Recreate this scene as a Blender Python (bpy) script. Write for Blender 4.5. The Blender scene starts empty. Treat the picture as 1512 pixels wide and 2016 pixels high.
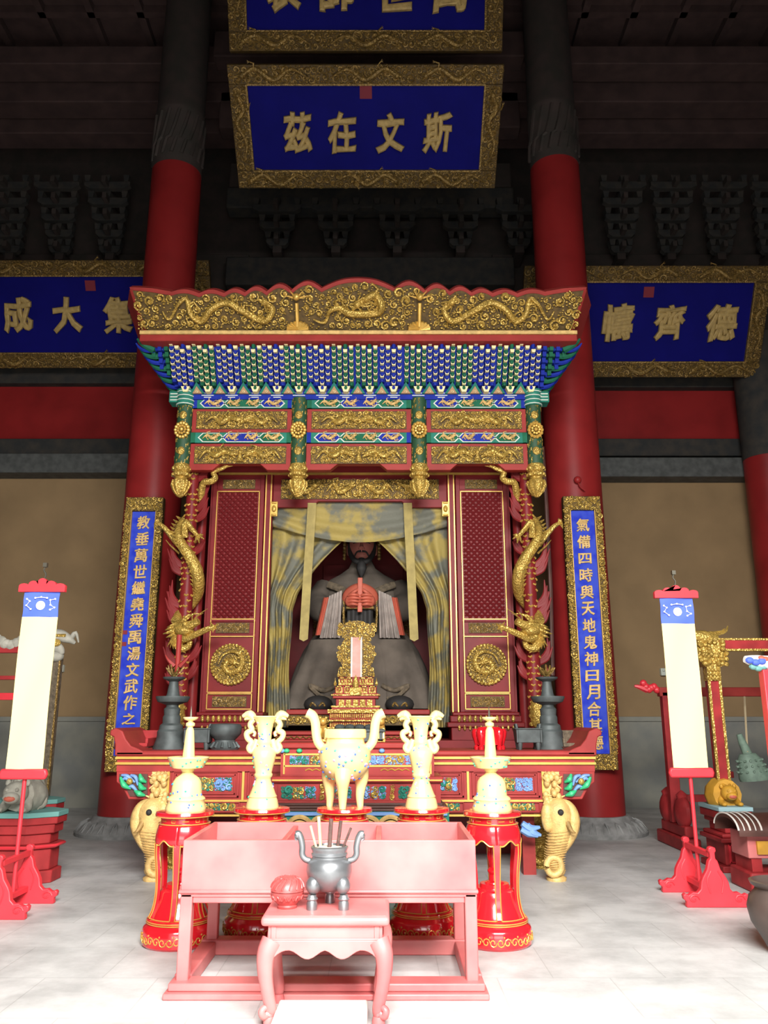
import bpy, bmesh, math, random
from math import sin, cos, pi, radians, sqrt, atan2
from mathutils import Vector, Matrix

sc = bpy.context.scene
COL = sc.collection
FPX, TILT, EYE, AX = 1600.0, radians(14.3), 1.6, -0.345
CT, ST = cos(TILT), sin(TILT)

# ------------------------------------------------------------------ camera
cd = bpy.data.cameras.new('camera')
cd.sensor_fit = 'VERTICAL'; cd.sensor_height = 36.0; cd.lens = FPX / 2016 * 36.0
cd.clip_start = 0.05; cd.clip_end = 200
cam = bpy.data.objects.new('camera', cd); COL.objects.link(cam)
cam.location = (0, 0, EYE); cam.rotation_euler = (pi / 2 + TILT, 0, 0)
sc.camera = cam

# ------------------------------------------------------------------ world, daylight, exposure
w = bpy.data.worlds.new('sky'); sc.world = w; w.use_nodes = True
bgn = w.node_tree.nodes['Background']
bgn.inputs[0].default_value = (0.86, 0.93, 1.0, 1); bgn.inputs[1].default_value = 1.0

def area_light(name, loc, target, sx, sy, power, color, spread=pi):
    l = bpy.data.lights.new(name, 'AREA'); l.shape = 'RECTANGLE'; l.size = sx; l.size_y = sy
    l.energy = power; l.color = color; l.spread = spread
    o = bpy.data.objects.new(name, l); COL.objects.link(o); o.location = loc
    o.rotation_euler = (Vector(target) - Vector(loc)).to_track_quat('-Z', 'Y').to_euler()
    return o
# sky light falling in through the open doors behind the camera, and light bounced up off the terrace outside
area_light('door_sky_light', (AX + 1.5, -1.5, 5.9), (AX + 1.3, 2.6, 0.0), 5.8, 3.4, 5400, (1.0, 0.985, 0.96))
area_light('terrace_bounce_light', (AX + .8, -2.4, 1.3), (AX + .8, 9, 3.4), 6.4, 1.6, 165, (1.0, 0.95, 0.86))

sc.view_settings.view_transform = 'Standard'
sc.view_settings.look = 'None'
sc.view_settings.exposure = 0.0
sc.view_settings.gamma = 1.0
sc.view_settings.use_curve_mapping = False
sc.cycles.use_denoising = True
sc.cycles.max_bounces = 6
sc.cycles.diffuse_bounces = 4
sc.cycles.glossy_bounces = 3
sc.cycles.sample_clamp_indirect = 6.0

# ------------------------------------------------------------------ pixel <-> place (placing things at a real distance Y)
def ray(py):
    v = (1008 - py) / FPX
    return CT - v * ST, ST + v * CT
def X(px, py, Y): return (px - 756) / FPX * Y / ray(py)[0]
def Z(py, Y):
    a, b = ray(py); return EYE + b / a * Y
def at(px, py, Y): return Vector((X(px, py, Y), Y, Z(py, Y)))
def lerp(a, b, t): return a + (b - a) * t

# ------------------------------------------------------------------ materials
MATS = {}
def mat(name, col, rough=0.5, metal=0.0, var=0.0, vscale=6.0, col2=None, bump=0.0, bscale=40.0, coat=0.0, detail=4.0, edge=(0.35, 0.65), spec=0.5):
    m = bpy.data.materials.new(name); m.use_nodes = True
    nt = m.node_tree; b = nt.nodes['Principled BSDF']
    b.inputs['Roughness'].default_value = rough; b.inputs['Metallic'].default_value = metal
    b.inputs['Coat Weight'].default_value = coat; b.inputs['Coat Roughness'].default_value = 0.12
    b.inputs['Specular IOR Level'].default_value = spec
    c = (*col, 1); b.inputs['Base Color'].default_value = c
    if var > 0 or col2 is not None:
        tc = nt.nodes.new('ShaderNodeTexCoord'); n = nt.nodes.new('ShaderNodeTexNoise')
        n.inputs['Scale'].default_value = vscale; n.inputs['Detail'].default_value = detail
        nt.links.new(tc.outputs['Object'], n.inputs['Vector'])
        r = nt.nodes.new('ShaderNodeValToRGB')
        r.color_ramp.elements[0].position = edge[0]; r.color_ramp.elements[1].position = edge[1]
        if col2 is None: col2 = tuple(x * (1 - var) for x in col)
        r.color_ramp.elements[0].color = (*col2, 1); r.color_ramp.elements[1].color = c
        nt.links.new(n.outputs['Fac'], r.inputs['Fac']); nt.links.new(r.outputs['Color'], b.inputs['Base Color'])
    if bump > 0:
        tc = nt.nodes.new('ShaderNodeTexCoord'); n = nt.nodes.new('ShaderNodeTexNoise')
        n.inputs['Scale'].default_value = bscale; n.inputs['Detail'].default_value = 3
        nt.links.new(tc.outputs['Object'], n.inputs['Vector'])
        bp = nt.nodes.new('ShaderNodeBump'); bp.inputs['Strength'].default_value = bump; bp.inputs['Distance'].default_value = 0.02
        nt.links.new(n.outputs['Fac'], bp.inputs['Height']); nt.links.new(bp.outputs['Normal'], b.inputs['Normal'])
    MATS[name] = m
    return m
def M(n): return MATS[n]

mat('shrine_red', (0.21, 0.017, 0.018), 0.45, var=0.3, vscale=3, spec=0.2)
mat('panel_red', (0.33, 0.036, 0.03), 0.5, var=0.2, vscale=4, spec=0.2)
mat('column_red', (0.30, 0.02, 0.02), 0.42, var=0.25, vscale=1.6, bump=0.05, bscale=6, spec=0.25)
mat('bright_red', (0.62, 0.012, 0.02), 0.16, var=0.15, vscale=4, coat=0.8)
mat('stand_red', (0.74, 0.035, 0.05), 0.45, var=0.15, vscale=5)
mat('faded_red', (0.47, 0.075, 0.08), 0.42, col2=(0.58, 0.18, 0.17), vscale=2.2, edge=(0.38, 0.75))
mat('old_red', (0.38, 0.03, 0.032), 0.55, var=0.35, vscale=5, spec=0.25)
mat('altar_red', (0.35, 0.038, 0.034), 0.5, var=0.25, vscale=4, spec=0.25)
mat('gold', (0.60, 0.39, 0.085), 0.38, metal=0.45, var=0.35, vscale=14, bump=0.25, bscale=60)
mat('bright_gold', (0.72, 0.44, 0.095), 0.35, metal=0.4, var=0.2, vscale=10)
mat('old_gold', (0.34, 0.21, 0.055), 0.45, metal=0.4, var=0.5, vscale=16, bump=0.3, bscale=50)
mat('gold_ground', (0.13, 0.075, 0.016), 0.65, metal=0.2, var=0.5, vscale=18)
mat('pale_gold', (0.76, 0.50, 0.18), 0.5, metal=0.1, var=0.3, vscale=14, bump=0.3, bscale=70)
mat('enamel', (0.84, 0.68, 0.30), 0.3, metal=0.15, coat=0.5)
mat('enamel_blue', (0.06, 0.14, 0.55), 0.3)
mat('enamel_green', (0.05, 0.4, 0.25), 0.3)
mat('enamel_pink', (0.7, 0.3, 0.55), 0.3)
mat('plaque_blue', (0.007, 0.007, 0.17), 0.7, var=0.15, vscale=2, spec=0.08)
mat('board_blue', (0.016, 0.035, 0.50), 0.55, col2=(0.04, 0.075, 0.56), vscale=5, edge=(0.45, 0.6), spec=0.15)
mat('blue', (0.014, 0.032, 0.33), 0.65, var=0.2, vscale=9, spec=0.15)
mat('green', (0.016, 0.135, 0.07), 0.65, var=0.25, vscale=9, spec=0.15)
mat('teal', (0.03, 0.21, 0.15), 0.65, var=0.25, vscale=9, spec=0.15)
mat('leaf_green', (0.03, 0.42, 0.17), 0.5)
mat('cloud_blue', (0.16, 0.3, 0.6), 0.5)
mat('cream', (0.80, 0.69, 0.36), 0.6)
mat('letter_gold', (0.58, 0.40, 0.14), 0.55, metal=0.1, var=0.25, vscale=14, bump=0.3, bscale=70)
mat('post_green', (0.02, 0.07, 0.03), 0.6)
mat('flame_orange', (0.42, 0.24, 0.12), 0.6)
mat('line_white', (0.6, 0.64, 0.55), 0.6)
mat('dark_paint', (0.058, 0.05, 0.042), 0.8, col2=(0.032, 0.034, 0.034), vscale=5, spec=0.2)
mat('brown_paint', (0.055, 0.038, 0.033), 0.8, col2=(0.035, 0.03, 0.024), vscale=4)
mat('ceiling_wood', (0.075, 0.042, 0.038), 0.85, var=0.35, vscale=3)
mat('grey_paint', (0.10, 0.105, 0.10), 0.7, var=0.4, vscale=7)
mat('plaster_tan', (0.33, 0.215, 0.105), 0.9, var=0.2, vscale=1.3, detail=8)
mat('dado', (0.27, 0.265, 0.22), 0.9, col2=(0.19, 0.195, 0.18), vscale=1.8, detail=6)
mat('stone', (0.27, 0.27, 0.26), 0.85, var=0.35, vscale=8, bump=0.4, bscale=14)
mat('pale_block', (0.72, 0.68, 0.62), 0.8, var=0.2, vscale=10)
mat('curtain', (0.36, 0.275, 0.075), 0.75, col2=(0.15, 0.15, 0.115), vscale=3.4, detail=7, edge=(0.43, 0.56), bump=0.35, bscale=22)
mat('ribbon', (0.40, 0.31, 0.10), 0.75, var=0.25, vscale=10)
mat('robe', (0.125, 0.10, 0.078), 0.9, var=0.4, vscale=3, bump=0.2, bscale=20)
mat('robe_trim', (0.16, 0.12, 0.075), 0.8, var=0.5, vscale=20, bump=0.5, bscale=45)
mat('sleeve_white', (0.42, 0.36, 0.32), 0.8, var=0.3, vscale=8)
mat('coral', (0.55, 0.12, 0.07), 0.6, var=0.2, vscale=6)
mat('face_skin', (0.5, 0.17, 0.13), 0.55, var=0.15, vscale=5)
mat('dark_hair', (0.02, 0.018, 0.017), 0.7)
mat('pewter', (0.085, 0.10, 0.098), 0.6, metal=0.25, var=0.4, vscale=9)
mat('iron', (0.26, 0.27, 0.28), 0.36, metal=0.7, var=0.3, vscale=7)
mat('ash', (0.62, 0.54, 0.42), 0.9)
mat('incense', (0.10, 0.05, 0.04), 0.8, var=0.5, vscale=30)
mat('incense_pale', (0.62, 0.42, 0.22), 0.8)
mat('lacquer_box', (0.45, 0.075, 0.07), 0.4, var=0.3, vscale=20)
mat('banner_yellow', (0.86, 0.74, 0.33), 0.75)
mat('banner_blue', (0.07, 0.13, 0.62), 0.7)
mat('white_paint', (0.85, 0.85, 0.82), 0.6)
mat('metal_hook', (0.14, 0.13, 0.1), 0.4, metal=0.7)
mat('tablet_face', (0.60, 0.30, 0.25), 0.5, col2=(0.4, 0.17, 0.12), vscale=6)
mat('bronze_green', (0.15, 0.22, 0.165), 0.7, var=0.3, vscale=15)
mat('turquoise', (0.13, 0.32, 0.29), 0.7)
mat('pale_blue', (0.3, 0.47, 0.5), 0.7)
mat('beast_white', (0.42, 0.4, 0.33), 0.8, var=0.35, vscale=8)
mat('beast_yellow', (0.62, 0.32, 0.03), 0.6, var=0.25, vscale=9)
mat('jar_brown', (0.085, 0.06, 0.05), 0.4, var=0.3, vscale=5)
mat('dark_wood', (0.09, 0.035, 0.025), 0.5, var=0.3, vscale=6)
mat('rope', (0.38, 0.3, 0.18), 0.8)
mat('seal_red', (0.22, 0.015, 0.03), 0.7)

def scale_bump(name, scale, strength):
    nt = M(name).node_tree; b = nt.nodes['Principled BSDF']; tc = nt.nodes.new('ShaderNodeTexCoord'); v = nt.nodes.new('ShaderNodeTexVoronoi')
    v.inputs['Scale'].default_value = scale; bp = nt.nodes.new('ShaderNodeBump'); bp.invert = True
    bp.inputs['Strength'].default_value = strength; bp.inputs['Distance'].default_value = 0.02
    nt.links.new(tc.outputs['Object'], v.inputs['Vector']); nt.links.new(v.outputs['Distance'], bp.inputs['Height']); nt.links.new(bp.outputs['Normal'], b.inputs['Normal'])
scale_bump('gold', 38, 0.55); scale_bump('old_gold', 38, 0.5)

def floor_material():
    m = bpy.data.materials.new('stone_floor'); m.use_nodes = True; nt = m.node_tree; b = nt.nodes['Principled BSDF']
    tc = nt.nodes.new('ShaderNodeTexCoord'); br = nt.nodes.new('ShaderNodeTexBrick')
    br.inputs['Scale'].default_value = 1.0; br.inputs['Mortar Size'].default_value = 0.004
    br.inputs['Brick Width'].default_value = 0.72; br.inputs['Row Height'].default_value = 0.72
    br.inputs['Color1'].default_value = (0.50, 0.50, 0.485, 1); br.inputs['Color2'].default_value = (0.54, 0.535, 0.52, 1)
    br.inputs['Mortar'].default_value = (0.42, 0.415, 0.40, 1); br.offset = 0.5
    n = nt.nodes.new('ShaderNodeTexNoise'); n.inputs['Scale'].default_value = 1.7; n.inputs['Detail'].default_value = 8; n.inputs['Roughness'].default_value = 0.65
    r = nt.nodes.new('ShaderNodeValToRGB'); r.color_ramp.elements[0].position = 0.34; r.color_ramp.elements[1].position = 0.6
    r.color_ramp.elements[0].color = (0.66, 0.66, 0.66, 1); r.color_ramp.elements[1].color = (1, 1, 1, 1)
    mx = nt.nodes.new('ShaderNodeMix'); mx.data_type = 'RGBA'; mx.blend_type = 'MULTIPLY'; mx.inputs[0].default_value = 1.0
    nt.links.new(tc.outputs['Object'], br.inputs['Vector']); nt.links.new(tc.outputs['Object'], n.inputs['Vector'])
    nt.links.new(n.outputs['Fac'], r.inputs['Fac']); nt.links.new(br.outputs['Color'], mx.inputs[6]); nt.links.new(r.outputs['Color'], mx.inputs[7])
    nt.links.new(mx.outputs[2], b.inputs['Base Color']); b.inputs['Roughness'].default_value = 0.55
    MATS['stone_floor'] = m
floor_material()

def lattice_material():
    m = bpy.data.materials.new('lattice_red'); m.use_nodes = True; b = m.node_tree.nodes['Principled BSDF']
    b.inputs['Base Color'].default_value = (0.15, 0.014, 0.016, 1); b.inputs['Roughness'].default_value = 0.4; b.inputs['Specular IOR Level'].default_value = 0.25
    MATS['lattice_red'] = m
lattice_material()

# ------------------------------------------------------------------ mesh building
WLOC = {}
class MB:
    def __init__(s, mirror=False): s.v = []; s.f = []; s.mirror = mirror
    def add(s, vs, fs):
        o = len(s.v); s.v.extend(tuple(p) for p in vs); s.f.extend(tuple(i + o for i in f) for f in fs)
    def box(s, x0, x1, y0, y1, z0, z1):
        s.add([(x0, y0, z0), (x1, y0, z0), (x1, y1, z0), (x0, y1, z0), (x0, y0, z1), (x1, y0, z1), (x1, y1, z1), (x0, y1, z1)],
              [(0, 3, 2, 1), (4, 5, 6, 7), (0, 1, 5, 4), (1, 2, 6, 5), (2, 3, 7, 6), (3, 0, 4, 7)])
    def cbox(s, c, d): s.box(c[0] - d[0] / 2, c[0] + d[0] / 2, c[1] - d[1] / 2, c[1] + d[1] / 2, c[2] - d[2] / 2, c[2] + d[2] / 2)
    def frustum(s, x0, x1, y0, y1, z0, z1, dx, dy):   # box whose top is inset (or outset) by dx, dy
        s.add([(x0, y0, z0), (x1, y0, z0), (x1, y1, z0), (x0, y1, z0), (x0 + dx, y0 + dy, z1), (x1 - dx, y0 + dy, z1), (x1 - dx, y1 - dy, z1), (x0 + dx, y1 - dy, z1)],
              [(0, 3, 2, 1), (4, 5, 6, 7), (0, 1, 5, 4), (1, 2, 6, 5), (2, 3, 7, 6), (3, 0, 4, 7)])
    def tube(s, pts, r, n=6, flat=1.0):
        pts = [Vector(p) for p in pts]; k = len(pts)
        rs = r if isinstance(r, (list, tuple)) else [r] * k
        vs = []; fs = []; up = None
        for i, p in enumerate(pts):
            t = (pts[min(i + 1, k - 1)] - pts[max(i - 1, 0)])
            t = t.normalized() if t.length > 1e-9 else Vector((0, 0, 1))
            if up is None:
                a = Vector((0, 1, 0)) if abs(t.y) < 0.9 else Vector((1, 0, 0)); up = t.cross(a).normalized()
            up = (up - t * up.dot(t)); up = up.normalized() if up.length > 1e-6 else t.orthogonal().normalized()
            bi = t.cross(up)
            for j in range(n):
                a = 2 * pi * j / n; vs.append(p + (up * cos(a) + bi * sin(a) * flat) * rs[i])
        for i in range(k - 1):
            for j in range(n): fs.append((i * n + j, i * n + (j + 1) % n, (i + 1) * n + (j + 1) % n, (i + 1) * n + j))
        fs.append(tuple(range(n))[::-1]); fs.append(tuple((k - 1) * n + j for j in range(n)))
        s.add(vs, fs)
    def lathe(s, prof, c, n=28, sx=1.0, sy=1.0, rot=0.0):
        k = len(prof); vs = []; fs = []
        for r, z in prof:
            for j in range(n):
                a = 2 * pi * j / n + rot; vs.append((c[0] + cos(a) * r * sx, c[1] + sin(a) * r * sy, c[2] + z))
        for i in range(k - 1):
            for j in range(n): fs.append((i * n + j, i * n + (j + 1) % n, (i + 1) * n + (j + 1) % n, (i + 1) * n + j))
        if prof[0][0] > 1e-4: fs.append(tuple(range(n))[::-1])
        if prof[-1][0] > 1e-4: fs.append(tuple((k - 1) * n + j for j in range(n)))
        s.add(vs, fs)
    def ell(s, c, r, n=10, m=6):
        if not isinstance(r, (tuple, list)): r = (r, r, r)
        vs = [(c[0], c[1], c[2] - r[2])]; fs = []
        for i in range(1, m):
            a = -pi / 2 + pi * i / m
            for j in range(n):
                b = 2 * pi * j / n; vs.append((c[0] + r[0] * cos(a) * cos(b), c[1] + r[1] * cos(a) * sin(b), c[2] + r[2] * sin(a)))
        vs.append((c[0], c[1], c[2] + r[2]))
        for j in range(n): fs.append((0, 1 + (j + 1) % n, 1 + j))
        for i in range(m - 2):
            for j in range(n): fs.append((1 + i * n + j, 1 + i * n + (j + 1) % n, 1 + (i + 1) * n + (j + 1) % n, 1 + (i + 1) * n + j))
        t = len(vs) - 1
        for j in range(n): fs.append((t, 1 + (m - 2) * n + j, 1 + (m - 2) * n + (j + 1) % n))
        s.add(vs, fs)
    def prism(s, pts, off):
        k = len(pts); off = Vector(off); p = [Vector(q) for q in pts]
        s.add(p + [q + off for q in p], [tuple(range(k)), tuple(range(2 * k - 1, k - 1, -1))] + [(i, i + k, (i + 1) % k + k, (i + 1) % k) for i in range(k)])
    def xz(s, poly, y0, y1): s.prism([(x, y0, z) for x, z in poly], (0, y1 - y0, 0))
    def sheet(s, fn, nu, nv, thick=None):
        vs = [fn(i / nu, j / nv) for j in range(nv + 1) for i in range(nu + 1)]
        fs = [(j * (nu + 1) + i, j * (nu + 1) + i + 1, (j + 1) * (nu + 1) + i + 1, (j + 1) * (nu + 1) + i) for j in range(nv) for i in range(nu)]
        if thick:
            k = len(vs); vs2 = [Vector(v) + Vector(thick) for v in vs]; edge = []
            rim = [i for i in range(nu + 1)] + [j * (nu + 1) + nu for j in range(1, nv + 1)] + [nv * (nu + 1) + i for i in range(nu - 1, -1, -1)] + [j * (nu + 1) for j in range(nv - 1, 0, -1)]
            for a, b in zip(rim, rim[1:] + rim[:1]): edge.append((a, b, b + k, a + k))
            vs = [Vector(v) for v in vs] + vs2; fs = fs + [tuple(i + k for i in f[::-1]) for f in fs] + edge
        s.add(vs, fs)
    def build(s, name, material, parent=None, ang=38, bevel=0.0, label=None, seg=2):
        if not s.v: return None
        o0 = WLOC.get(parent.name, Vector((0, 0, 0))) if parent else Vector((0, 0, 0))
        me = bpy.data.meshes.new(name)
        vs = [(2 * AX - x, y, z) for x, y, z in s.v] if s.mirror else s.v
        me.from_pydata([(x - o0.x, y - o0.y, z - o0.z) for x, y, z in vs], [], s.f)
        bm = bmesh.new(); bm.from_mesh(me)
        bmesh.ops.recalc_face_normals(bm, faces=bm.faces)
        lim = radians(ang)
        for f in bm.faces: f.smooth = True
        for e in bm.edges:
            if len(e.link_faces) == 2 and e.calc_face_angle(0) > lim: e.smooth = False
        bm.to_mesh(me); bm.free()
        me.materials.append(M(material))
        o = bpy.data.objects.new(name, me); COL.objects.link(o)
        if parent: o.parent = parent
        WLOC[o.name] = o0.copy()
        if bevel > 0:
            b = o.modifiers.new('bevel', 'BEVEL'); b.width = bevel; b.segments = seg; b.limit_method = 'ANGLE'; b.angle_limit = radians(40)
        if label: o['label'] = label
        return o

def thing(name, label, cat, loc=(0, 0, 0), group=None):
    o = bpy.data.objects.new(name, None); COL.objects.link(o); o.location = loc; o.empty_display_size = 0.1
    o['label'] = label; o['category'] = cat; o['kind'] = 'thing'
    if group: o['group'] = group
    WLOC[o.name] = Vector(loc)
    return o
def tag(o, label, cat, group=None, kind='thing'):
    o['label'] = label; o['category'] = cat; o['kind'] = kind
    if group: o['group'] = group
    return o
def struct(o): o['kind'] = 'structure'; return o
def kids(o): return [c for c in COL.objects if c.parent == o]
def dup(root, delta, label=None, group=None):
    r = root.copy(); COL.objects.link(r); r.location = Vector(root.location) + Vector(delta)
    if label: r['label'] = label
    if group: r['group'] = group
    for ch in kids(root):
        c = ch.copy(); COL.objects.link(c); c.parent = r
        for g in kids(ch):
            d = g.copy(); COL.objects.link(d); d.parent = c
    return r

def spline(pts, n=6):
    pts = [Vector(p) for p in pts]; out = []
    q = [pts[0] * 2 - pts[1]] + pts + [pts[-1] * 2 - pts[-2]]
    for i in range(1, len(q) - 2):
        a, b, c, d = q[i - 1:i + 3]
        for k in range(n):
            t = k / n
            out.append(0.5 * ((2 * b) + (c - a) * t + (2 * a - 5 * b + 4 * c - d) * t * t + (3 * b - a - 3 * c + d) * t ** 3))
    out.append(pts[-1]); return out
def taper(k, a, b, mid=None):
    if mid is None: return [lerp(a, b, i / (k - 1)) for i in range(k)]
    return [lerp(a, mid, 2 * t) if t < 0.5 else lerp(mid, b, 2 * t - 1) for t in [i / (k - 1) for i in range(k)]]

def plane(o, ux=(1, 0, 0), uy=(0, 0, 1)):
    o = Vector(o); ux = Vector(ux); uy = Vector(uy); n = ux.cross(uy).normalized()
    return lambda u, v, d=0.0: o + ux * u + uy * v + n * d

def scrolls(mb, P, u0, u1, v0, v1, r0, r1, seed=1, inside=None, dens=1.0, avoid=(), fat=0.2):
    """carved cloud scrolls: little raised spirals with a bead, packed over a panel"""
    rnd = random.Random(seed); placed = []
    area = (u1 - u0) * (v1 - v0); tries = int(min(6000, dens * 14 * area / (r0 * r1)))
    for _ in range(tries):
        r = rnd.uniform(r0, r1); u = rnd.uniform(u0 + r * .8, u1 - r * .8) if u1 - u0 > 2 * r else (u0 + u1) / 2
        v = rnd.uniform(v0 + r * .8, v1 - r * .8) if v1 - v0 > 2 * r else (v0 + v1) / 2
        if inside and not inside(u, v): continue
        if any((u - a) ** 2 + (v - b) ** 2 < (0.82 * (r + c)) ** 2 for a, b, c in placed): continue
        if any((u - a) ** 2 + (v - b) ** 2 < (0.75 * r + c) ** 2 for a, b, c in avoid): continue
        placed.append((u, v, r))
        ph = rnd.uniform(0, 2 * pi); sg = rnd.choice((-1, 1)); k = 10; pts = []
        for i in range(k):
            t = i / (k - 1); rr = r * (0.92 - 0.62 * t); a = ph + sg * t * 2 * pi * 1.15
            pts.append(P(u + rr * cos(a), v + rr * sin(a), r * (0.12 + 0.3 * t)))
        mb.tube(pts, taper(k, fat * r * .5, fat * r, fat * r * 1.25), 5)
        c = P(u, v, r * 0.3); mb.ell(c, r * 0.3, 6, 4)
    for _ in range(tries):                       # small curls and beads in the gaps
        r = rnd.uniform(.3, .5) * r0; u = rnd.uniform(u0 + r, u1 - r) if u1 - u0 > 2 * r else (u0 + u1) / 2; v = rnd.uniform(v0 + r, v1 - r) if v1 - v0 > 2 * r else (v0 + v1) / 2
        if inside and not inside(u, v): continue
        if any((u - a) ** 2 + (v - b) ** 2 < (0.8 * (r + c)) ** 2 for a, b, c in placed): continue
        if any((u - a) ** 2 + (v - b) ** 2 < (0.6 * r + c * .8) ** 2 for a, b, c in avoid): continue
        placed.append((u, v, r)); c = P(u, v, r * .3); mb.ell(c, (r * 1.0, r * .8, r * .8), 6, 4)
    return placed

def dragon(mb, P, pts, r, seed=0, legs=True, head=True, spikes=True):
    """long carved dragon in relief: scaly body tube, back fins, four legs with claws, horned head at the last point"""
    rnd = random.Random(seed)
    p2 = spline([(x, y, 0) for x, y in pts], 7); k = len(p2)
    rr = [r * (0.25 + 0.95 * min(1, t * 2.2)) * (1 - 0.25 * max(0, t - .8) / .2) for t in [i / (k - 1) for i in range(k)]]
    mb.tube([P(p.x, p.y, r * 0.8 + r * .5 * sin(i * .5)) for i, p in enumerate(p2)], rr, 8)
    if spikes:
        for i in range(3, k - 2, 2):
            t = (p2[i + 1] - p2[i - 1]).normalized(); nrm = Vector((-t.y, t.x, 0))
            b = p2[i] + nrm * rr[i] * .8; c = p2[i] + nrm * rr[i] * 1.8 - t * rr[i] * .8
            mb.tube([P(b.x, b.y, r * .9), P(c.x, c.y, r * .8)], [rr[i] * .4, rr[i] * .05], 4)
    if legs:
        for f, sg in ((0.32, 1), (0.38, -1), (0.72, 1), (0.78, -1)):
            i = int(f * k); t = (p2[i + 1] - p2[i - 1]).normalized(); nrm = Vector((-t.y, t.x, 0)) * sg
            a = p2[i]; b = a + nrm * r * 2.2 - t * r * .6; c = b + nrm * r * .8 + t * r * 1.8
            mb.tube([P(q.x, q.y, r * .8) for q in (a, b, c)], [r * .6, r * .45, r * .3], 5)
            for q in (-0.6, 0, 0.6):
                d = c + (t * cos(q) + nrm * sin(q)) * r * 1.2
                mb.tube([P(c.x, c.y, r * .8), P(d.x, d.y, r * .8)], [r * .22, r * .05], 4)
    if head:
        h = p2[-1]; t = (p2[-1] - p2[-3]).normalized(); nrm = Vector((-t.y, t.x, 0))
        def q(a, b, d): 
            z = h + t * a * r + nrm * b * r; return P(z.x, z.y, d * r)
        mb.ell(q(.6, 0, 1.1), r * 1.35, 8, 6); mb.tube([q(1, .3, 1.2), q(3, .6, 1.1)], [r * .85, r * .5], 6); mb.tube([q(.9, -.5, 1.1), q(2.6, -1.1, 1.0)], [r * .55, r * .25], 6)
        for sg in (1, -1):
            mb.tube([q(0, .8 * sg, 1.5), q(-1.6, 1.5 * sg + .5, 1.6), q(-3.2, 1.5 * sg + 1.0, 1.3)], [r * .3, r * .22, r * .05], 5)
            mb.tube([q(2.6, .5 * sg, 1.3), q(4, 1.6 * sg, 1.2), q(3.3, 2.8 * sg, 1)], [r * .14, r * .1, r * .04], 4)
            mb.ell(q(.9, .65 * sg + .3, 2.0), r * .3, 6, 4)
        for a in (-1.2, -.6, 0, .6):
            mb.tube([q(-.3, a, 1), q(-2.3, a * 2.2, .9)], [r * .3, r * .05], 4)

GLY = {}
def glyph(ch, P, cu, cv, w, h, depth, material, parent, d0=0.0, fat=0.03):
    c = bpy.data.curves.new('ink', 'FONT'); c.body = ch; c.bevel_depth = fat; c.bevel_resolution = 1; c.extrude = 0.02; c.resolution_u = 2
    o = bpy.data.objects.new('ink', c); COL.objects.link(o)
    me = bpy.data.meshes.new_from_object(o.evaluated_get(bpy.context.evaluated_depsgraph_get()))
    vs = [v.co.copy() for v in me.vertices]; fs = [tuple(p.vertices) for p in me.polygons]
    bpy.data.objects.remove(o); bpy.data.curves.remove(c); bpy.data.meshes.remove(me)
    x0 = min(v.x for v in vs); x1 = max(v.x for v in vs); y0 = min(v.y for v in vs); y1 = max(v.y for v in vs)
    za = min(v.z for v in vs); zb = max(v.z for v in vs); s = (ord(ch) % 17) * .37
    def place(v):                      # a little brush-like wobble
        a, b = (v.x - x0) / (x1 - x0) - .5, (v.y - y0) / (y1 - y0) - .5
        return P(cu + (a + .018 * sin(9 * b + s) + .035 * b) * w, cv + (b + .02 * sin(8 * a + s) + .05 * a) * h, d0 - .004 + (v.z - za) / (zb - za) * (depth + .004))
    mb = MB(); mb.add([place(v) for v in vs], fs)
    return mb.build('character', material, parent, ang=30)
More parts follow.
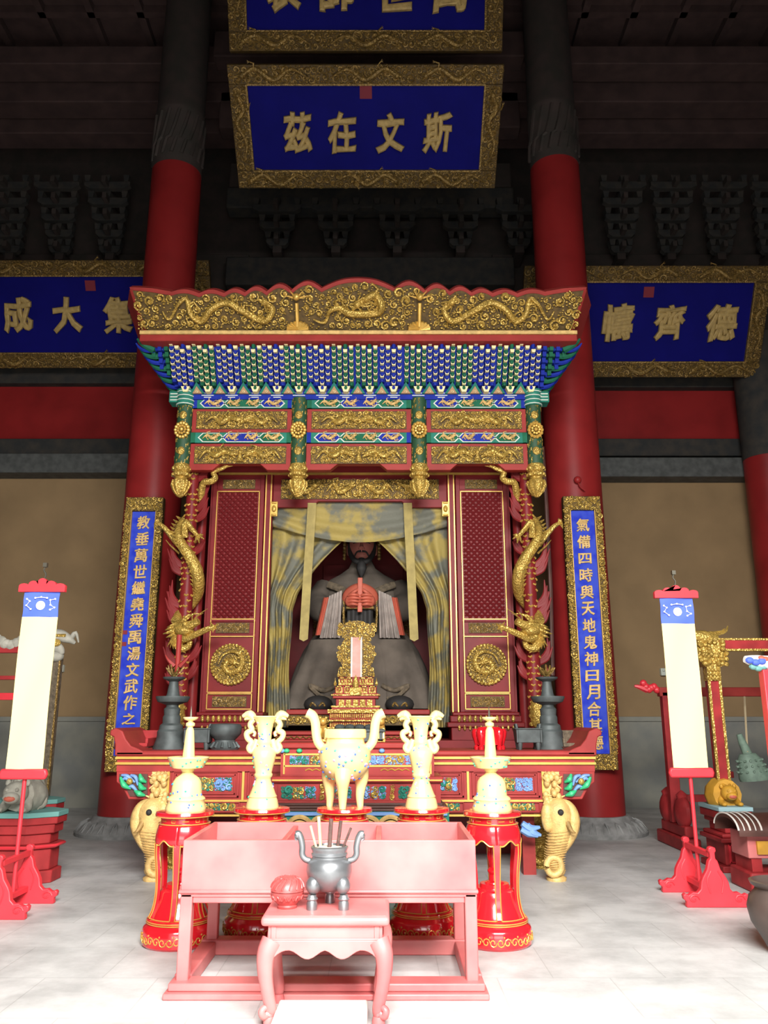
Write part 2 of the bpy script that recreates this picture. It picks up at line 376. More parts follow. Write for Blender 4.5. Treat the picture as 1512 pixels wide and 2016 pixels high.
# ================================================================== THE HALL
def hall():
    XL, XR, YB, YF, HC = -13.0, 12.5, 16.4, -0.5, 15.6
    m = MB(); m.box(XL, XR, YF - 2.5, YB + .3, -0.15, 0.0); struct(m.build('floor', 'stone_floor'))
    m = MB(); m.box(XL, XR, YB, YB + .3, 0, HC); struct(m.build('wall_back', 'brown_paint'))
    for nm, x in (('wall_left', XL), ('wall_right', XR)):
        m = MB(); m.box(x - .15, x + .15, YF, YB, 0, HC); struct(m.build(nm, 'ceiling_wood'))
    m = MB()                                  # front wall with the open doorway behind the camera
    m.box(XL, AX - 3.3, YF - .3, YF, 0, HC); m.box(AX + 3.3, XR, YF - .3, YF, 0, HC); m.box(AX - 3.3, AX + 3.3, YF - .3, YF, 5.7, HC)
    struct(m.build('wall_front', 'ceiling_wood'))
    m = MB(); m.box(XL, XR, YF - .3, YB + .3, HC, HC + .2)
    for i in range(16): m.box(XL, XR, 2 + i * .95, 2.14 + i * .95, HC - .18, HC)
    for i in range(26): m.box(XL + i, XL + i + .14, 0, YB, HC - .18, HC)
    struct(m.build('ceiling', 'ceiling_wood'))
    # plastered back wall of the side bays, grey dado below, dark beams above
    n = 0
    for sx in (-1, 1):
        def bx(px, py, Y): return X(px, py, Y)
        xa, xb = (2.4, 12.3) if sx > 0 else (-12.8, -3.0)
        def slab(y_top, y_bot, Y, dep, mt, nm, Yz=None):
            nonlocal n
            mm = MB(); mm.box(xa, xb, Y, min(Y + dep, YB), Z(y_bot, Y), Z(y_top, Y))
            struct(mm.build(nm, mt, bevel=0.02))
        t = 0 if sx > 0 else -8
        slab(936 + t, 1412, 16.15, .3, 'plaster_tan', 'wall_panel_right' if sx > 0 else 'wall_panel_left')
        mm = MB(); mm.box(xa, xb, 16.0, YB, 0, Z(1420, 16.0)); mm.box(xa, xb, 15.96, YB, Z(1420, 15.96), Z(1411, 15.96))
        struct(mm.build('wall_dado_right' if sx > 0 else 'wall_dado_left', 'dado'))
        slab(900 + t, 938 + t, 15.7, .7, 'grey_paint', 'trim_%d' % (1 if sx > 0 else 2))
        slab(863, 897, 15.85, .5, 'dark_paint', 'trim_%d' % (3 if sx > 0 else 4))
        slab(757, 868, 16.0, .4, 'column_red', 'trim_%d' % (5 if sx > 0 else 6))
        slab(700, 762 + t, 15.8, .5, 'dark_paint', 'trim_%d' % (7 if sx > 0 else 8))
        slab(500, 700, 16.1, .3, 'brown_paint', 'trim_%d' % (9 if sx > 0 else 10))
        for j, (a, b, Y) in enumerate(((228, 262, 14.8), (160, 200, 14.2), (90, 125, 13.6))):
            slab(a, b, Y, .5, 'ceiling_wood', 'trim_%d' % (11 + j * 2 + (sx > 0)))
    # the frieze above the shrine, between the columns
    for j, (a, b, Y, mt) in enumerate(((505, 560, 15.6, 'dark_paint'), (560, 640, 15.9, 'brown_paint'), (368, 408, 15.3, 'dark_paint'), (320, 368, 15.5, 'brown_paint'), (60, 110, 13.4, 'ceiling_wood'), (180, 250, 14.2, 'ceiling_wood'))):
        mm = MB(); mm.box(-3.4, 2.8, Y, Y + .4, Z(b, Y), Z(a, Y)); struct(mm.build('trim_%d' % (20 + j), mt, bevel=.03))
hall()

def bracket_sets():
    """dark wooden bracket clusters under the beams"""
    def make(loc, s, Y, label, group, tiers=3):
        t = thing('bracket_set', label, 'roof bracket', loc, group)
        x, y, z = loc; m = MB()
        m.box(x - .12 * s, x + .12 * s, y - .1, y + .5, z, z + .2 * s); m.build('base_block', 'brown_paint', t)
        for k in range(tiers):
            zz = z + (.2 + k * .42) * s; hw = (.3 + .36 * k / (tiers - 1)) * s; yf = y - .12 - .16 * k * s
            poly = [(x - hw, zz + .22 * s), (x - hw, zz + .1 * s), (x - hw * .72, zz), (x + hw * .72, zz), (x + hw, zz + .1 * s), (x + hw, zz + .22 * s)]
            m = MB(); m.xz(poly, yf, yf + .16 * s); m.build('cross_arm', 'dark_paint', t)
            m = MB(); m.box(x - .06 * s, x + .06 * s, yf - .3 * s, y + .5, zz + .02 * s, zz + .2 * s); m.build('beam_arm', 'brown_paint', t)
            for q in (-1, 0, 1): m = MB(); m.frustum(x + q * hw * .85 - .06 * s, x + q * hw * .85 + .06 * s, yf - .03, yf + .19 * s, zz + .22 * s, zz + .4 * s, -.03 * s, -.02 * s); m.build('bearing_block', 'dark_paint', t)
        return t
    Y = 15.55
    z0 = Z(502, Y); xs = [X(p, 460, Y) for p in (548, 662, 782, 905, 1020)]
    words = ('leftmost', 'second from the left', 'middle', 'second from the right', 'rightmost')
    a = make((xs[0], Y, z0), .78, Y, 'dark carved bracket set above the shrine, leftmost of the five', 'bracket sets above the shrine')
    for x, wd in zip(xs[1:], words[1:]): dup(a, (x - xs[0], 0, 0), 'dark carved bracket set above the shrine, %s of the five' % wd)
    Y = 15.7; z0 = Z(515, Y)
    xs = [X(p, 430, Y) for p in (1215, 1312, 1409, 1506)]
    b = make((xs[0], Y, z0), .74, Y, 'dark bracket set above the right plaque, nearest the right column', 'bracket sets above the right plaque', 5)
    for x, wd in zip(xs[1:], ('second', 'third', 'fourth')): dup(b, (x - xs[0], 0, 0), 'dark bracket set above the right plaque, %s from the right column' % wd)
    xl = [X(p, 430, Y) for p in (225, 128, 31)]
    for x, wd in zip(xl, ('nearest', 'second from', 'third from')): dup(b, (x - xs[0], 0, 0), 'dark bracket set above the left plaque, %s the left column' % wd, 'bracket sets above the left plaque')
bracket_sets()

def big_column(x, Y, r, ytop, label, painted=True, full=True):
    t = thing('temple_column', label, 'column', (x, Y, 0))
    zt = Z(ytop, Y) if painted else 15.35
    m = MB(); m.lathe([(r * 1.08, .25), (r * 1.07, 1.2), (r * 1.03, 4), (r, zt)], (x, Y, 0), 40); m.build('shaft', 'column_red', t)
    if painted:
        m = MB(); m.lathe([(r * 1.005, zt), (r * 1.005, zt + 1.1), (r * 1.03, zt + 1.15), (r * .99, zt + 1.2), (r * .95, 15.38)], (x, Y, 0), 40)
        for a in range(9):
            an = -pi + a * pi / 8
            m.tube([(x + cos(an + .15 * q) * r * 1.01, Y + sin(an + .15 * q) * r * 1.01, zt + .15 + .2 * q + .1 * sin(q * 2)) for q in range(5)], .035, 5)
        m.build('painted_band', 'brown_paint', t)
    if full:
        m = MB(); m.lathe([(r * 1.75, 0), (r * 1.78, .05), (r * 1.6, .14), (r * 1.3, .2), (r * 1.2, .26), (r * 1.0, .26)], (x, Y, 0), 40)
        for j in range(24):
            a = 2 * pi * j / 24
            m.tube([(x + cos(a + q * .06) * r * k, Y + sin(a + q * .06) * r * k, zz) for q, k, zz in ((-1, 1.72, .06), (-.5, 1.55, .165), (0, 1.42, .19), (.5, 1.55, .165), (1, 1.72, .06))], .018, 5)
        m.build('stone_base', 'stone', t)
    return t
big_column(AX - 3.36, 12.6, .43, 345, 'tall red wooden column left of the shrine carrying a blue couplet board')
big_column(AX + 3.40, 12.6, .43, 335, 'tall red wooden column right of the shrine carrying a blue couplet board')
t = thing('temple_column', 'red wall column with dark painted top at the far right edge', 'column', (7.62, 15.4, 0))
m = MB(); m.lathe([(.47, 0), (.45, Z(905, 15.4))], (7.62, 15.4, 0), 32); m.build('shaft', 'column_red', t)
m = MB(); m.lathe([(.455, Z(905, 15.4)), (.455, 9.2)], (7.62, 15.4, 0), 32); m.build('painted_band', 'dark_paint', t)

# ------------------------------------------------------------------ blue plaques with gold characters
def plaque(label, group, yt, yb, Yt, Yb, xl, xr, fr, chars, cw, chh, cvert, depth=.1, seal=None, carve=(.05, .085), seed=1, charmat='letter_gold', rods=False):
    """xl, xr: world ends; leaning from (Yb, yb) up and forward to (Yt, yt). chars: (glyph, u from centre)"""
    pb = Vector(((xl + xr) / 2, Yb, Z(yb, Yb))); pt = Vector(((xl + xr) / 2, Yt, Z(yt, Yt)))
    up = (pt - pb); L = up.length; up = up / L; W = xr - xl
    t = thing('plaque', label, 'plaque', tuple(pb), group)
    P = plane(pb, (1, 0, 0), up)
    hw = W / 2
    def slab(m, u0, u1, v0, v1, d0, d1):
        m.prism([P(u0, v0, d1), P(u1, v0, d1), P(u1, v1, d1), P(u0, v1, d1)], P(0, 0, d0) - P(0, 0, d1))
    m = MB(); slab(m, -hw + fr * .5, hw - fr * .5, fr * .5, L - fr * .5, -.04, .03); m.build('panel', 'plaque_blue', t)
    m = MB(); slab(m, -hw, hw, 0, fr, -.06, .06); slab(m, -hw, hw, L - fr, L, -.06, .06); slab(m, -hw, -hw + fr, fr, L - fr, -.06, .06); slab(m, hw - fr, hw, fr, L - fr, -.06, .06)
    f = m.build('frame', 'gold_ground', t, bevel=.01)
    m = MB(); Pf = lambda u, v, d=0: P(u, v, d + .055)
    for i, (u0, u1, v0, v1) in enumerate(((-hw, hw, 0, fr), (-hw, hw, L - fr, L), (-hw, -hw + fr, fr, L - fr), (hw - fr, hw, fr, L - fr))):
        scrolls(m, Pf, u0, u1, v0, v1, carve[0], carve[1], seed * 7 + i, fat=.26)
        n = 3 if i < 2 else 1
        for q in range(n):
            if i < 2:
                c = lerp(u0, u1, (q + .5) / n); vm = (v0 + v1) / 2; s = 1 if q % 2 else -1; a = fr
                dragon(m, Pf, [(c - s * a * 2, vm - .05), (c - s * a, vm + .08), (c, vm - .07), (c + s * a, vm + .08), (c + s * a * 1.7, vm)], fr * .13, q)
            else:
                c = (v0 + v1) / 2; um = (u0 + u1) / 2; a = fr
                dragon(m, Pf, [(um, c - a * 1.8), (um + .07, c - a * .8), (um - .06, c + .1), (um + .06, c + a), (um, c + a * 1.7)], fr * .13, q)
    for a in ((-hw + fr, hw - fr, fr - .015, fr + .015), (-hw + fr, hw - fr, L - fr - .015, L - fr + .015), (-hw + fr - .015, -hw + fr + .015, fr, L - fr), (hw - fr - .015, hw - fr + .015, fr, L - fr)):
        slab(m, *a, .03, .09)
    m.build('frame_carving', 'old_gold', f)
    for ch, u in chars: glyph(ch, P, u, cvert * L, cw, chh, depth, charmat, t, .03, .05)
    if seal:
        m = MB(); slab(m, seal[0] - .1, seal[0] + .1, seal[1] * L - .1, seal[1] * L + .1, .0, .045); m.build('seal_mark', 'seal_red', t)
    if rods:
        for sx in (-1, 1):
            m = MB(); q = P(sx * hw * .6, L * .9, -.05); m.tube([q, (q.x, 14.3, Z(215, 14.3))], .02, 6); m.build('hanging_rod', 'metal_hook', t)
    return t
def u_of(px, py, Y, xc): return X(px, py, Y) - xc
# lower centre plaque
Yt, Yb = 11.0, 12.48
xl, xr = AX + .045 - 2.25, AX + .045 + 2.25; xc = (xl + xr) / 2
plaque('large blue plaque with four gold characters in a gold dragon frame, above the shrine roof', 'blue plaques', 126, 369, Yt, Yb, xl, xr, .29,
       [(c, u_of(p, 252, 11.7, xc)) for c, p in (('茲', 586), ('在', 673), ('文', 768), ('斯', 862))], .5, .66, .47, seal=(0, .79), seed=3, rods=True, carve=(.05, .08))
plaque('blue plaque at the top, cut off above, hung over the other shrine plaque', 'blue plaques', -190, 103, 10.2, 11.16, xl, xr, .29,
       [(c, u_of(p, 5, 11.0, xc)) for c, p in (('表', 563), ('師', 667), ('世', 777), ('萬', 884))], .6, .72, .43, seed=4, carve=(.05, .08))
xc = (X(1032, 523, 14.0) + X(1520, 523, 14.0)) / 2
plaque('blue plaque with gold characters right of the shrine, behind the right column', 'blue plaques', 523, 742, 14.0, 15.13, X(1032, 523, 14), X(1520, 523, 14), .3,
       [(c, u_of(p, 630, 14.5, xc)) for c, p in (('載', 1112), ('幬', 1216), ('齊', 1318), ('德', 1420))], .62, .72, .5, seal=(.05, .77), seed=5)
xl, xr = X(-76, 512, 14.3), X(412, 512, 14.3); xc = (xl + xr) / 2
plaque('blue plaque with gold characters left of the shrine, behind the left column', 'blue plaques', 512, 724, 14.3, 15.4, xl, xr, .3,
       [(c, u_of(p, 622, 14.8, xc)) for c, p in (('成', 35), ('大', 133), ('集', 233), ('聖', 333))], .6, .72, .5, seal=(.06, .77), seed=6)

# ------------------------------------------------------------------ vertical couplet boards on the columns
def couplet(label, xc, ytop, ybot, chars, y_first, y_step, seed):
    Y = 12.02; w = .57; z0, z1 = Z(ybot, Y), Z(ytop, Y)
    t = thing('couplet_board', label, 'sign board', (xc, Y, z0), 'couplet boards')
    P = plane((xc, Y, 0))
    m = MB(); m.box(xc - w / 2 + .05, xc + w / 2 - .05, Y, Y + .08, z0 + .05, z1 - .05); m.build('panel', 'board_blue', t)
    m = MB(); f = .1
    for a in ((-w / 2, w / 2, z0, z0 + .22), (-w / 2, w / 2, z1 - .22, z1), (-w / 2, -w / 2 + f, z0 + .22, z1 - .22), (w / 2 - f, w / 2, z0 + .22, z1 - .22)):
        m.box(xc + a[0], xc + a[1], Y - .04, Y + .09, a[2], a[3])
    fr = m.build('frame', 'gold_ground', t, bevel=.008)
    m = MB(); Pf = plane((xc, Y - .04, 0))
    for i, a in enumerate(((-w / 2, w / 2, z0, z0 + .22), (-w / 2, w / 2, z1 - .22, z1), (-w / 2 - .015, -w / 2 + f, z0 + .2, z1 - .2), (w / 2 - f, w / 2 + .015, z0 + .2, z1 - .2))):
        scrolls(m, Pf, *a, .028, .055, seed + i, fat=.28)
    m.build('frame_carving', 'gold', fr)
    m = MB()
    for sx in (-1, 1): m.box(xc + sx * (w / 2 - f) - .006, xc + sx * (w / 2 - f) + .006, Y - .045, Y, z0 + .22, z1 - .22)
    m.build('gold_edge', 'bright_gold', t)
    for i, ch in enumerate(chars):
        py = y_first + y_step * i
        glyph(ch, P, 0, Z(py, Y), .2, .208 if ch not in '四日之' else .165, .02, 'pale_gold', t, 0.0, fat=.03)
    return t
cl = couplet('tall blue couplet board on the left column, gold characters running down, gold frame', -3.655, 980, 1520, '教垂萬世繼堯舜禹湯文武作之師', 1029, 32.2, 11)
Pm = plane((-3.655, 12.02, 0)); m = MB()
for py in (1245, 1268): m.cbox(Pm(-.15, Z(py, 12.02), 0), (.06, .012, .06))
m.build('seal_mark', 'seal_red', cl)
cr = couplet('tall blue couplet board on the right column, gold characters running down, gold frame', 3.02, 978, 1516, '氣備四時與天地鬼神日月合其德', 1034, 32.9, 21)
# ================================================================== THE SHRINE
YP, YD, YR = 10.6, 11.25, 10.2          # hanging posts, door leaves, front of the roof brackets
SH = thing('shrine', 'tall red and gold carved wooden shrine with a bracketed roof and gold dragon crest', 'shrine', (AX, 11.4, 0))
def PX(px, py, Y): return X(px, py, Y)
MID = 706.0                              # the axis of the shrine seen in the picture, used to take half widths
def hw(px, py, Y): return abs(px - MID) / FPX * Y / ray(py)[0]

def shrine_crest():
    Yb, Yt = 10.12, 9.78
    zb, zt = Z(653, Yb), Z(572, Yt)
    pb = Vector((AX, Yb, zb)); up = (Vector((AX, Yt, zt)) - pb); L = up.length; up /= L
    P = plane(pb, (1, 0, 0), up)
    def uv(px, py):
        t = (653 - py) / (653 - 572.); Y = lerp(Yb, Yt, t)
        return ((px - MID) / FPX * Y / ray(py)[0], (Z(py, Y) - zb) / (zt - zb) * L)
    def arc(xa, xb, ya, yb, top, n=8):
        return [(lerp(xa, xb, i / n), lerp(ya, yb, i / n) - (sin(pi * i / n)) * top) for i in range(n + 1)]
    half = [(262, 572), (300, 576), (335, 582)] + arc(337, 390, 583, 585, 6) + arc(392, 440, 586, 585, 7) + arc(442, 482, 585, 584, 8) + arc(484, 525, 583, 582, 10) + arc(527, 574, 581, 580, 13) + arc(576, 634, 578, 576, 15)
    mid = arc(637, MID, 574, 556, 5)
    full = [(289, 652)] + half + mid
    full = full + [(2 * MID - x, y) for x, y in reversed(full[:-1])]
    gold = [uv(x, y) for x, y in full]
    m = MB(); m.prism([P(u, v, 0.0) for u, v in gold], P(0, 0, -.05) - P(0, 0, 0)); g = m.build('crest', 'gold_ground', SH)
    # red back board showing above and at the flared ends
    red = [(289, 653), (255, 566), (268, 566)] + [(x, y - 8) for x, y in half[1:] + mid]
    red = red + [(2 * MID - x, y) for x, y in reversed(red[:-1])]
    m = MB(); m.prism([P(*uv(x, y), -.02) for x, y in red], P(0, 0, -.14) - P(0, 0, 0))
    m.build('crest_back_board', 'panel_red', SH)
    for sx, nm in ((False, 'crest_end_board'), (True, 'crest_end_board')):
        m = MB(mirror=sx)
        a, b = P(*uv(289, 653)), P(*uv(262, 568)); c, d = P(*uv(274, 653)), P(*uv(244, 562))
        c.y += .42; d.y += .5; c.x -= .06; d.x -= .06
        m.prism([a, b, d, c], (-.05, .02, 0)); m.build(nm, 'panel_red', SH, bevel=.008)
    def inside(u, v):
        # interpolate the top outline
        top = None
        pts = gold
        if v < .03: return False
        for (a, b), (c, d) in zip(pts, pts[1:]):
            if a <= u <= c and c > a:
                y = lerp(b, d, (u - a) / (c - a)); top = y if top is None else max(top, y)
        return top is not None and v < top - .035
    m = MB(); mm = MB()
    Pc = lambda u, v, d=0: P(u, v, d + .01)
    W = gold[1][0]
    av = []
    def D(pts, r, seed):
        p = [uv(x, y) for x, y in pts]; dragon(m, Pc, p, r, seed)
        for q in spline([(a, b, 0) for a, b in p], 4): av.append((q.x, q.y, r * 1.2))
    D([(322, 612), (335, 628), (352, 600), (368, 588), (378, 618), (398, 632), (420, 606), (450, 596), (480, 612), (520, 632), (538, 610), (525, 596)], .038, 1)
    D([(2 * MID - x, y) for x, y in [(322, 612), (335, 628), (352, 600), (368, 588), (378, 618), (398, 632), (420, 606), (450, 596), (480, 612), (520, 632), (538, 610), (525, 596)]], .038, 2)
    D([(618, 628), (640, 634), (650, 612), (668, 606), (690, 616), (742, 616), (752, 598), (738, 580), (722, 588), (708, 596)], .042, 3)
    for sx in (-1, 1):                       # low mound with a rod and flame on each side
        c = uv(MID + sx * 119, 648)
        for i in range(9):
            a = pi * i / 8; mm.tube([Pc(c[0], c[1] + .01, .03), Pc(c[0] + cos(a) * .15, c[1] + .02 + sin(a) * .09, .05)], .035, 5)
        mm.tube([Pc(c[0], c[1] + .05, .06), Pc(c[0], c[1] + .36, .06)], .025, 6); mm.ell(Pc(c[0], c[1] + .44, .06), .05, 8, 6)
        for a in (.3, 1.0, 2.1, 2.8): mm.tube([Pc(c[0], c[1] + .42, .05), Pc(c[0] + cos(a) * .17, c[1] + .42 + sin(a) * .12, .05)], [.022, .004], 4)
        av.append((c[0], c[1] + .1, .17)); av.append((c[0], c[1] + .35, .08))
    scrolls(m, Pc, -W * 1.0 - .0, W * 1.0 + 0.0, .02, 1.1, .04, .085, 5, inside, 1.3, av, .24) if W > 0 else scrolls(m, Pc, W, -W, .02, 1.1, .04, .085, 5, inside, 1.3, av, .24)
    m.build('crest_carving', 'gold', g); mm.build('crest_ornament', 'bright_gold', g)
    # gold lip and red cornice under the crest
    h = hw(278, 655, 10.1)
    m = MB(); m.box(AX - h, AX + h, 10.02, 10.8, Z(657, 10.02), Z(650, 10.02)); m.build('cornice_lip', 'pale_gold', SH, bevel=.006)
    m = MB(); m.box(AX - h, AX + h, 10.04, 10.9, Z(671, 10.04), Z(657, 10.02)); m.build('cornice', 'panel_red', SH, bevel=.012)
    m = MB(); m.box(AX - h + .1, AX + h - .1, 10.3, 13.4, Z(671, 10.04), Z(660, 10.04)); m.build('roof_slab', 'shrine_red', SH)
shrine_crest()

def shrine_brackets():
    z1, z0 = Z(673, YR), Z(772, YP)
    up = Vector((0, YR - YP, z1 - z0)); L = up.length; up /= L
    P = plane((AX, YP, z0), (1, 0, 0), up)
    hb, ht = hw(352, 772, YP), hw(352, 673, YR)
    m = MB(); m.prism([P(-hb, 0, .02), P(hb, 0, .02), P(ht, L, .02), P(-ht, L, .02)], (0, .15, 0)); m.build('bracket_board', 'blue', SH)
    m = MB(); m.prism([P(-ht - .02, L * .955, .03), P(ht + .02, L * .955, .03), P(ht + .02, L * 1.04, .05), P(-ht - .02, L * 1.04, .05)], (0, .1, 0)); m.build('eaves_strip', 'blue', SH)
    px = [365, 409, 456, 502, 545, 588, 634, 680, 727, 774, 822, 867, 912, 956, 1003, 1044]
    col = 'bgbgbgbggbgbgbgb'
    pitch = 45.2 / FPX * 10.4 / .925
    rows = 6; dv = L * .76 / rows
    for p, c in zip(px, col):
        uc = (p - MID) / FPX * 10.4 / .925
        arm = MB(); cap = MB()
        for r in range(rows):
            for k in (-2, -1, 0, 1):
                kk = k * .25
                v = L * .16 + r * dv + abs(k) * dv * .5
                if v > L * .94: continue
                u = uc + kk * pitch; d = .05 + .03 * (2 - abs(k))
                b = P(u, v, d)
                arm.box(b.x - .03, b.x + .03, b.y - .0, b.y + .14, b.z - .05, b.z + .004); arm.ell((b.x, b.y - .0, b.z - .03), (.03, .03, .03), 6, 4)
                cap.frustum(b.x - .022, b.x + .022, b.y - .05, b.y + .02, b.z + .002, b.z + .044, -.008, -.004)
            b = P(uc, L * .16 + r * dv + dv * .5, .1)
            arm.prism([(b.x - .012, b.y + .01, b.z - .04), (b.x + .012, b.y + .01, b.z - .04), (b.x + .012, b.y + .03, b.z + .03), (b.x - .012, b.y + .03, b.z + .03)], (0, .1, 0))
        b = P(uc, L * .98, .08); arm.tube([(b.x, b.y + .05, b.z - .04), (b.x, b.y - .02, b.z + .05), (b.x, b.y + .0, b.z + .1)], [.03, .028, .012], 6)
        b = P(uc, L * .06, .09); cap.frustum(b.x - .03, b.x + .03, b.y - .06, b.y + .03, b.z - .04, b.z + .035, -.03, -.01)
        s = arm.build('bracket_cluster', 'blue' if c == 'b' else 'green', SH, label='blue bracket cluster' if c == 'b' else 'green bracket cluster')
        cap.build('bracket_cap', 'cream', s)
    # painted flame panels between the clusters
    g = MB(); f = MB(); q = MB()
    for a, b in zip(px, px[1:]):
        uc = ((a + b) / 2 - MID) / FPX * 10.4 / .925
        tri = lambda s, d: [P(uc - .1 * s, .01, d), P(uc + .1 * s, .01, d), P(uc + .055 * s, .08 * s, d), P(uc, .17 * s, d), P(uc - .055 * s, .08 * s, d)]
        g.prism(tri(1, .115), (0, .07, 0)); f.prism(tri(.66, .122), (0, .03, 0)); o = P(uc, .035, .132); q.tube([(o.x - .018, o.y, o.z), (o.x, o.y, o.z + .028), (o.x + .018, o.y, o.z), (o.x, o.y, o.z - .012)], .006, 4)
    g.build('flame_panel_border', 'teal', SH); f.build('flame_panel', 'flame_orange', SH); q.build('flame_mark', 'cream', SH)
    # flat blue beam under them with pale marks
    zb0, zb1 = Z(786, YP - .06), Z(771, YP - .06)
    m = MB(); m.box(AX - hb, AX + hb, YP - .06, YP + .1, zb0, zb1); bb = m.build('flat_beam', 'blue', SH)
    m = MB()
    for p in px:
        uc = AX + (p - MID) / FPX * YP / .935
        for k, wd in ((.25, .05), (.5, .085), (.8, .05)): m.box(uc - wd, uc + wd, YP - .064, YP - .058, lerp(zb0, zb1, k) - .006, lerp(zb0, zb1, k) + .006)
    m.build('beam_mark', 'line_white', bb)
    # the two corner eaves, seen from the side: stepped arms with hooked ends
    for mir in (False, True):
        a = MB(mir); b = MB(mir); c = MB(mir)
        n = 8
        for r in range(n):
            t = r / (n - 1); z = lerp(z0 + .05, z1 - .06, t); yf = lerp(YP, YR, t) + .02
            xe = lerp(AX - hw(345, 770, YP), AX - hw(284, 680, YR), t); xi = AX - hb + .02
            tgt = (a, b)[r % 2]
            tgt.box(xe + .05, xi, yf + .05, yf + .22 + .35 * t, z - .035, z + .012)
            for j in range(int(2 + 5 * t)):           # little tongues with pale caps
                x = xi - .05 - j * .092
                if x < xe + .04: break
                yy = yf - .02 + .008 * j; tg = (b, a)[j % 2]
                tg.box(x - .026, x + .026, yy, yy + .2, z - .06, z + .015)
                c.frustum(x - .021, x + .021, yy - .016, yy + .02, z + .01, z + .046, -.006, -.003)
            # hook at the free end, pointing out to the side
            for off, tg in ((0, (a, b)[r % 2]), (.16, (b, a)[r % 2]), (.34, (a, b)[r % 2])):
                p = [(xe + .12, yf + .06 + off, z - .03), (xe + .02, yf + .03 + off, z - .045), (xe - .07, yf + .02 + off, z - .01), (xe - .125, yf + .0 + off, z + .05)]
                tg.tube(spline(p, 4), taper(13, .034, .008, .03), 6)
        for j in range(7):
            x = AX - hw(303 + j * 9.3, 676, YR); (b, a)[j % 2].tube([(x, YR + .1, z1 - .08), (x, YR + .02, z1 - .02), (x, YR + .05, z1 + .05)], [.03, .03, .012], 6)
        # diagonal corner horn
        a.tube(spline([(AX - hw(300, 690, YR), YR + .05, z1 - .1), (AX - hw(282, 680, YR), YR - .02, z1 - .05), (AX - hw(272, 672, YR), YR - .05, z1 + .02)], 4), taper(9, .05, .015), 6)
        s = a.build('corner_eaves', 'green', SH); b.build('corner_eaves_arm', 'blue', s); c.build('bracket_cap', 'cream', s)
shrine_brackets()

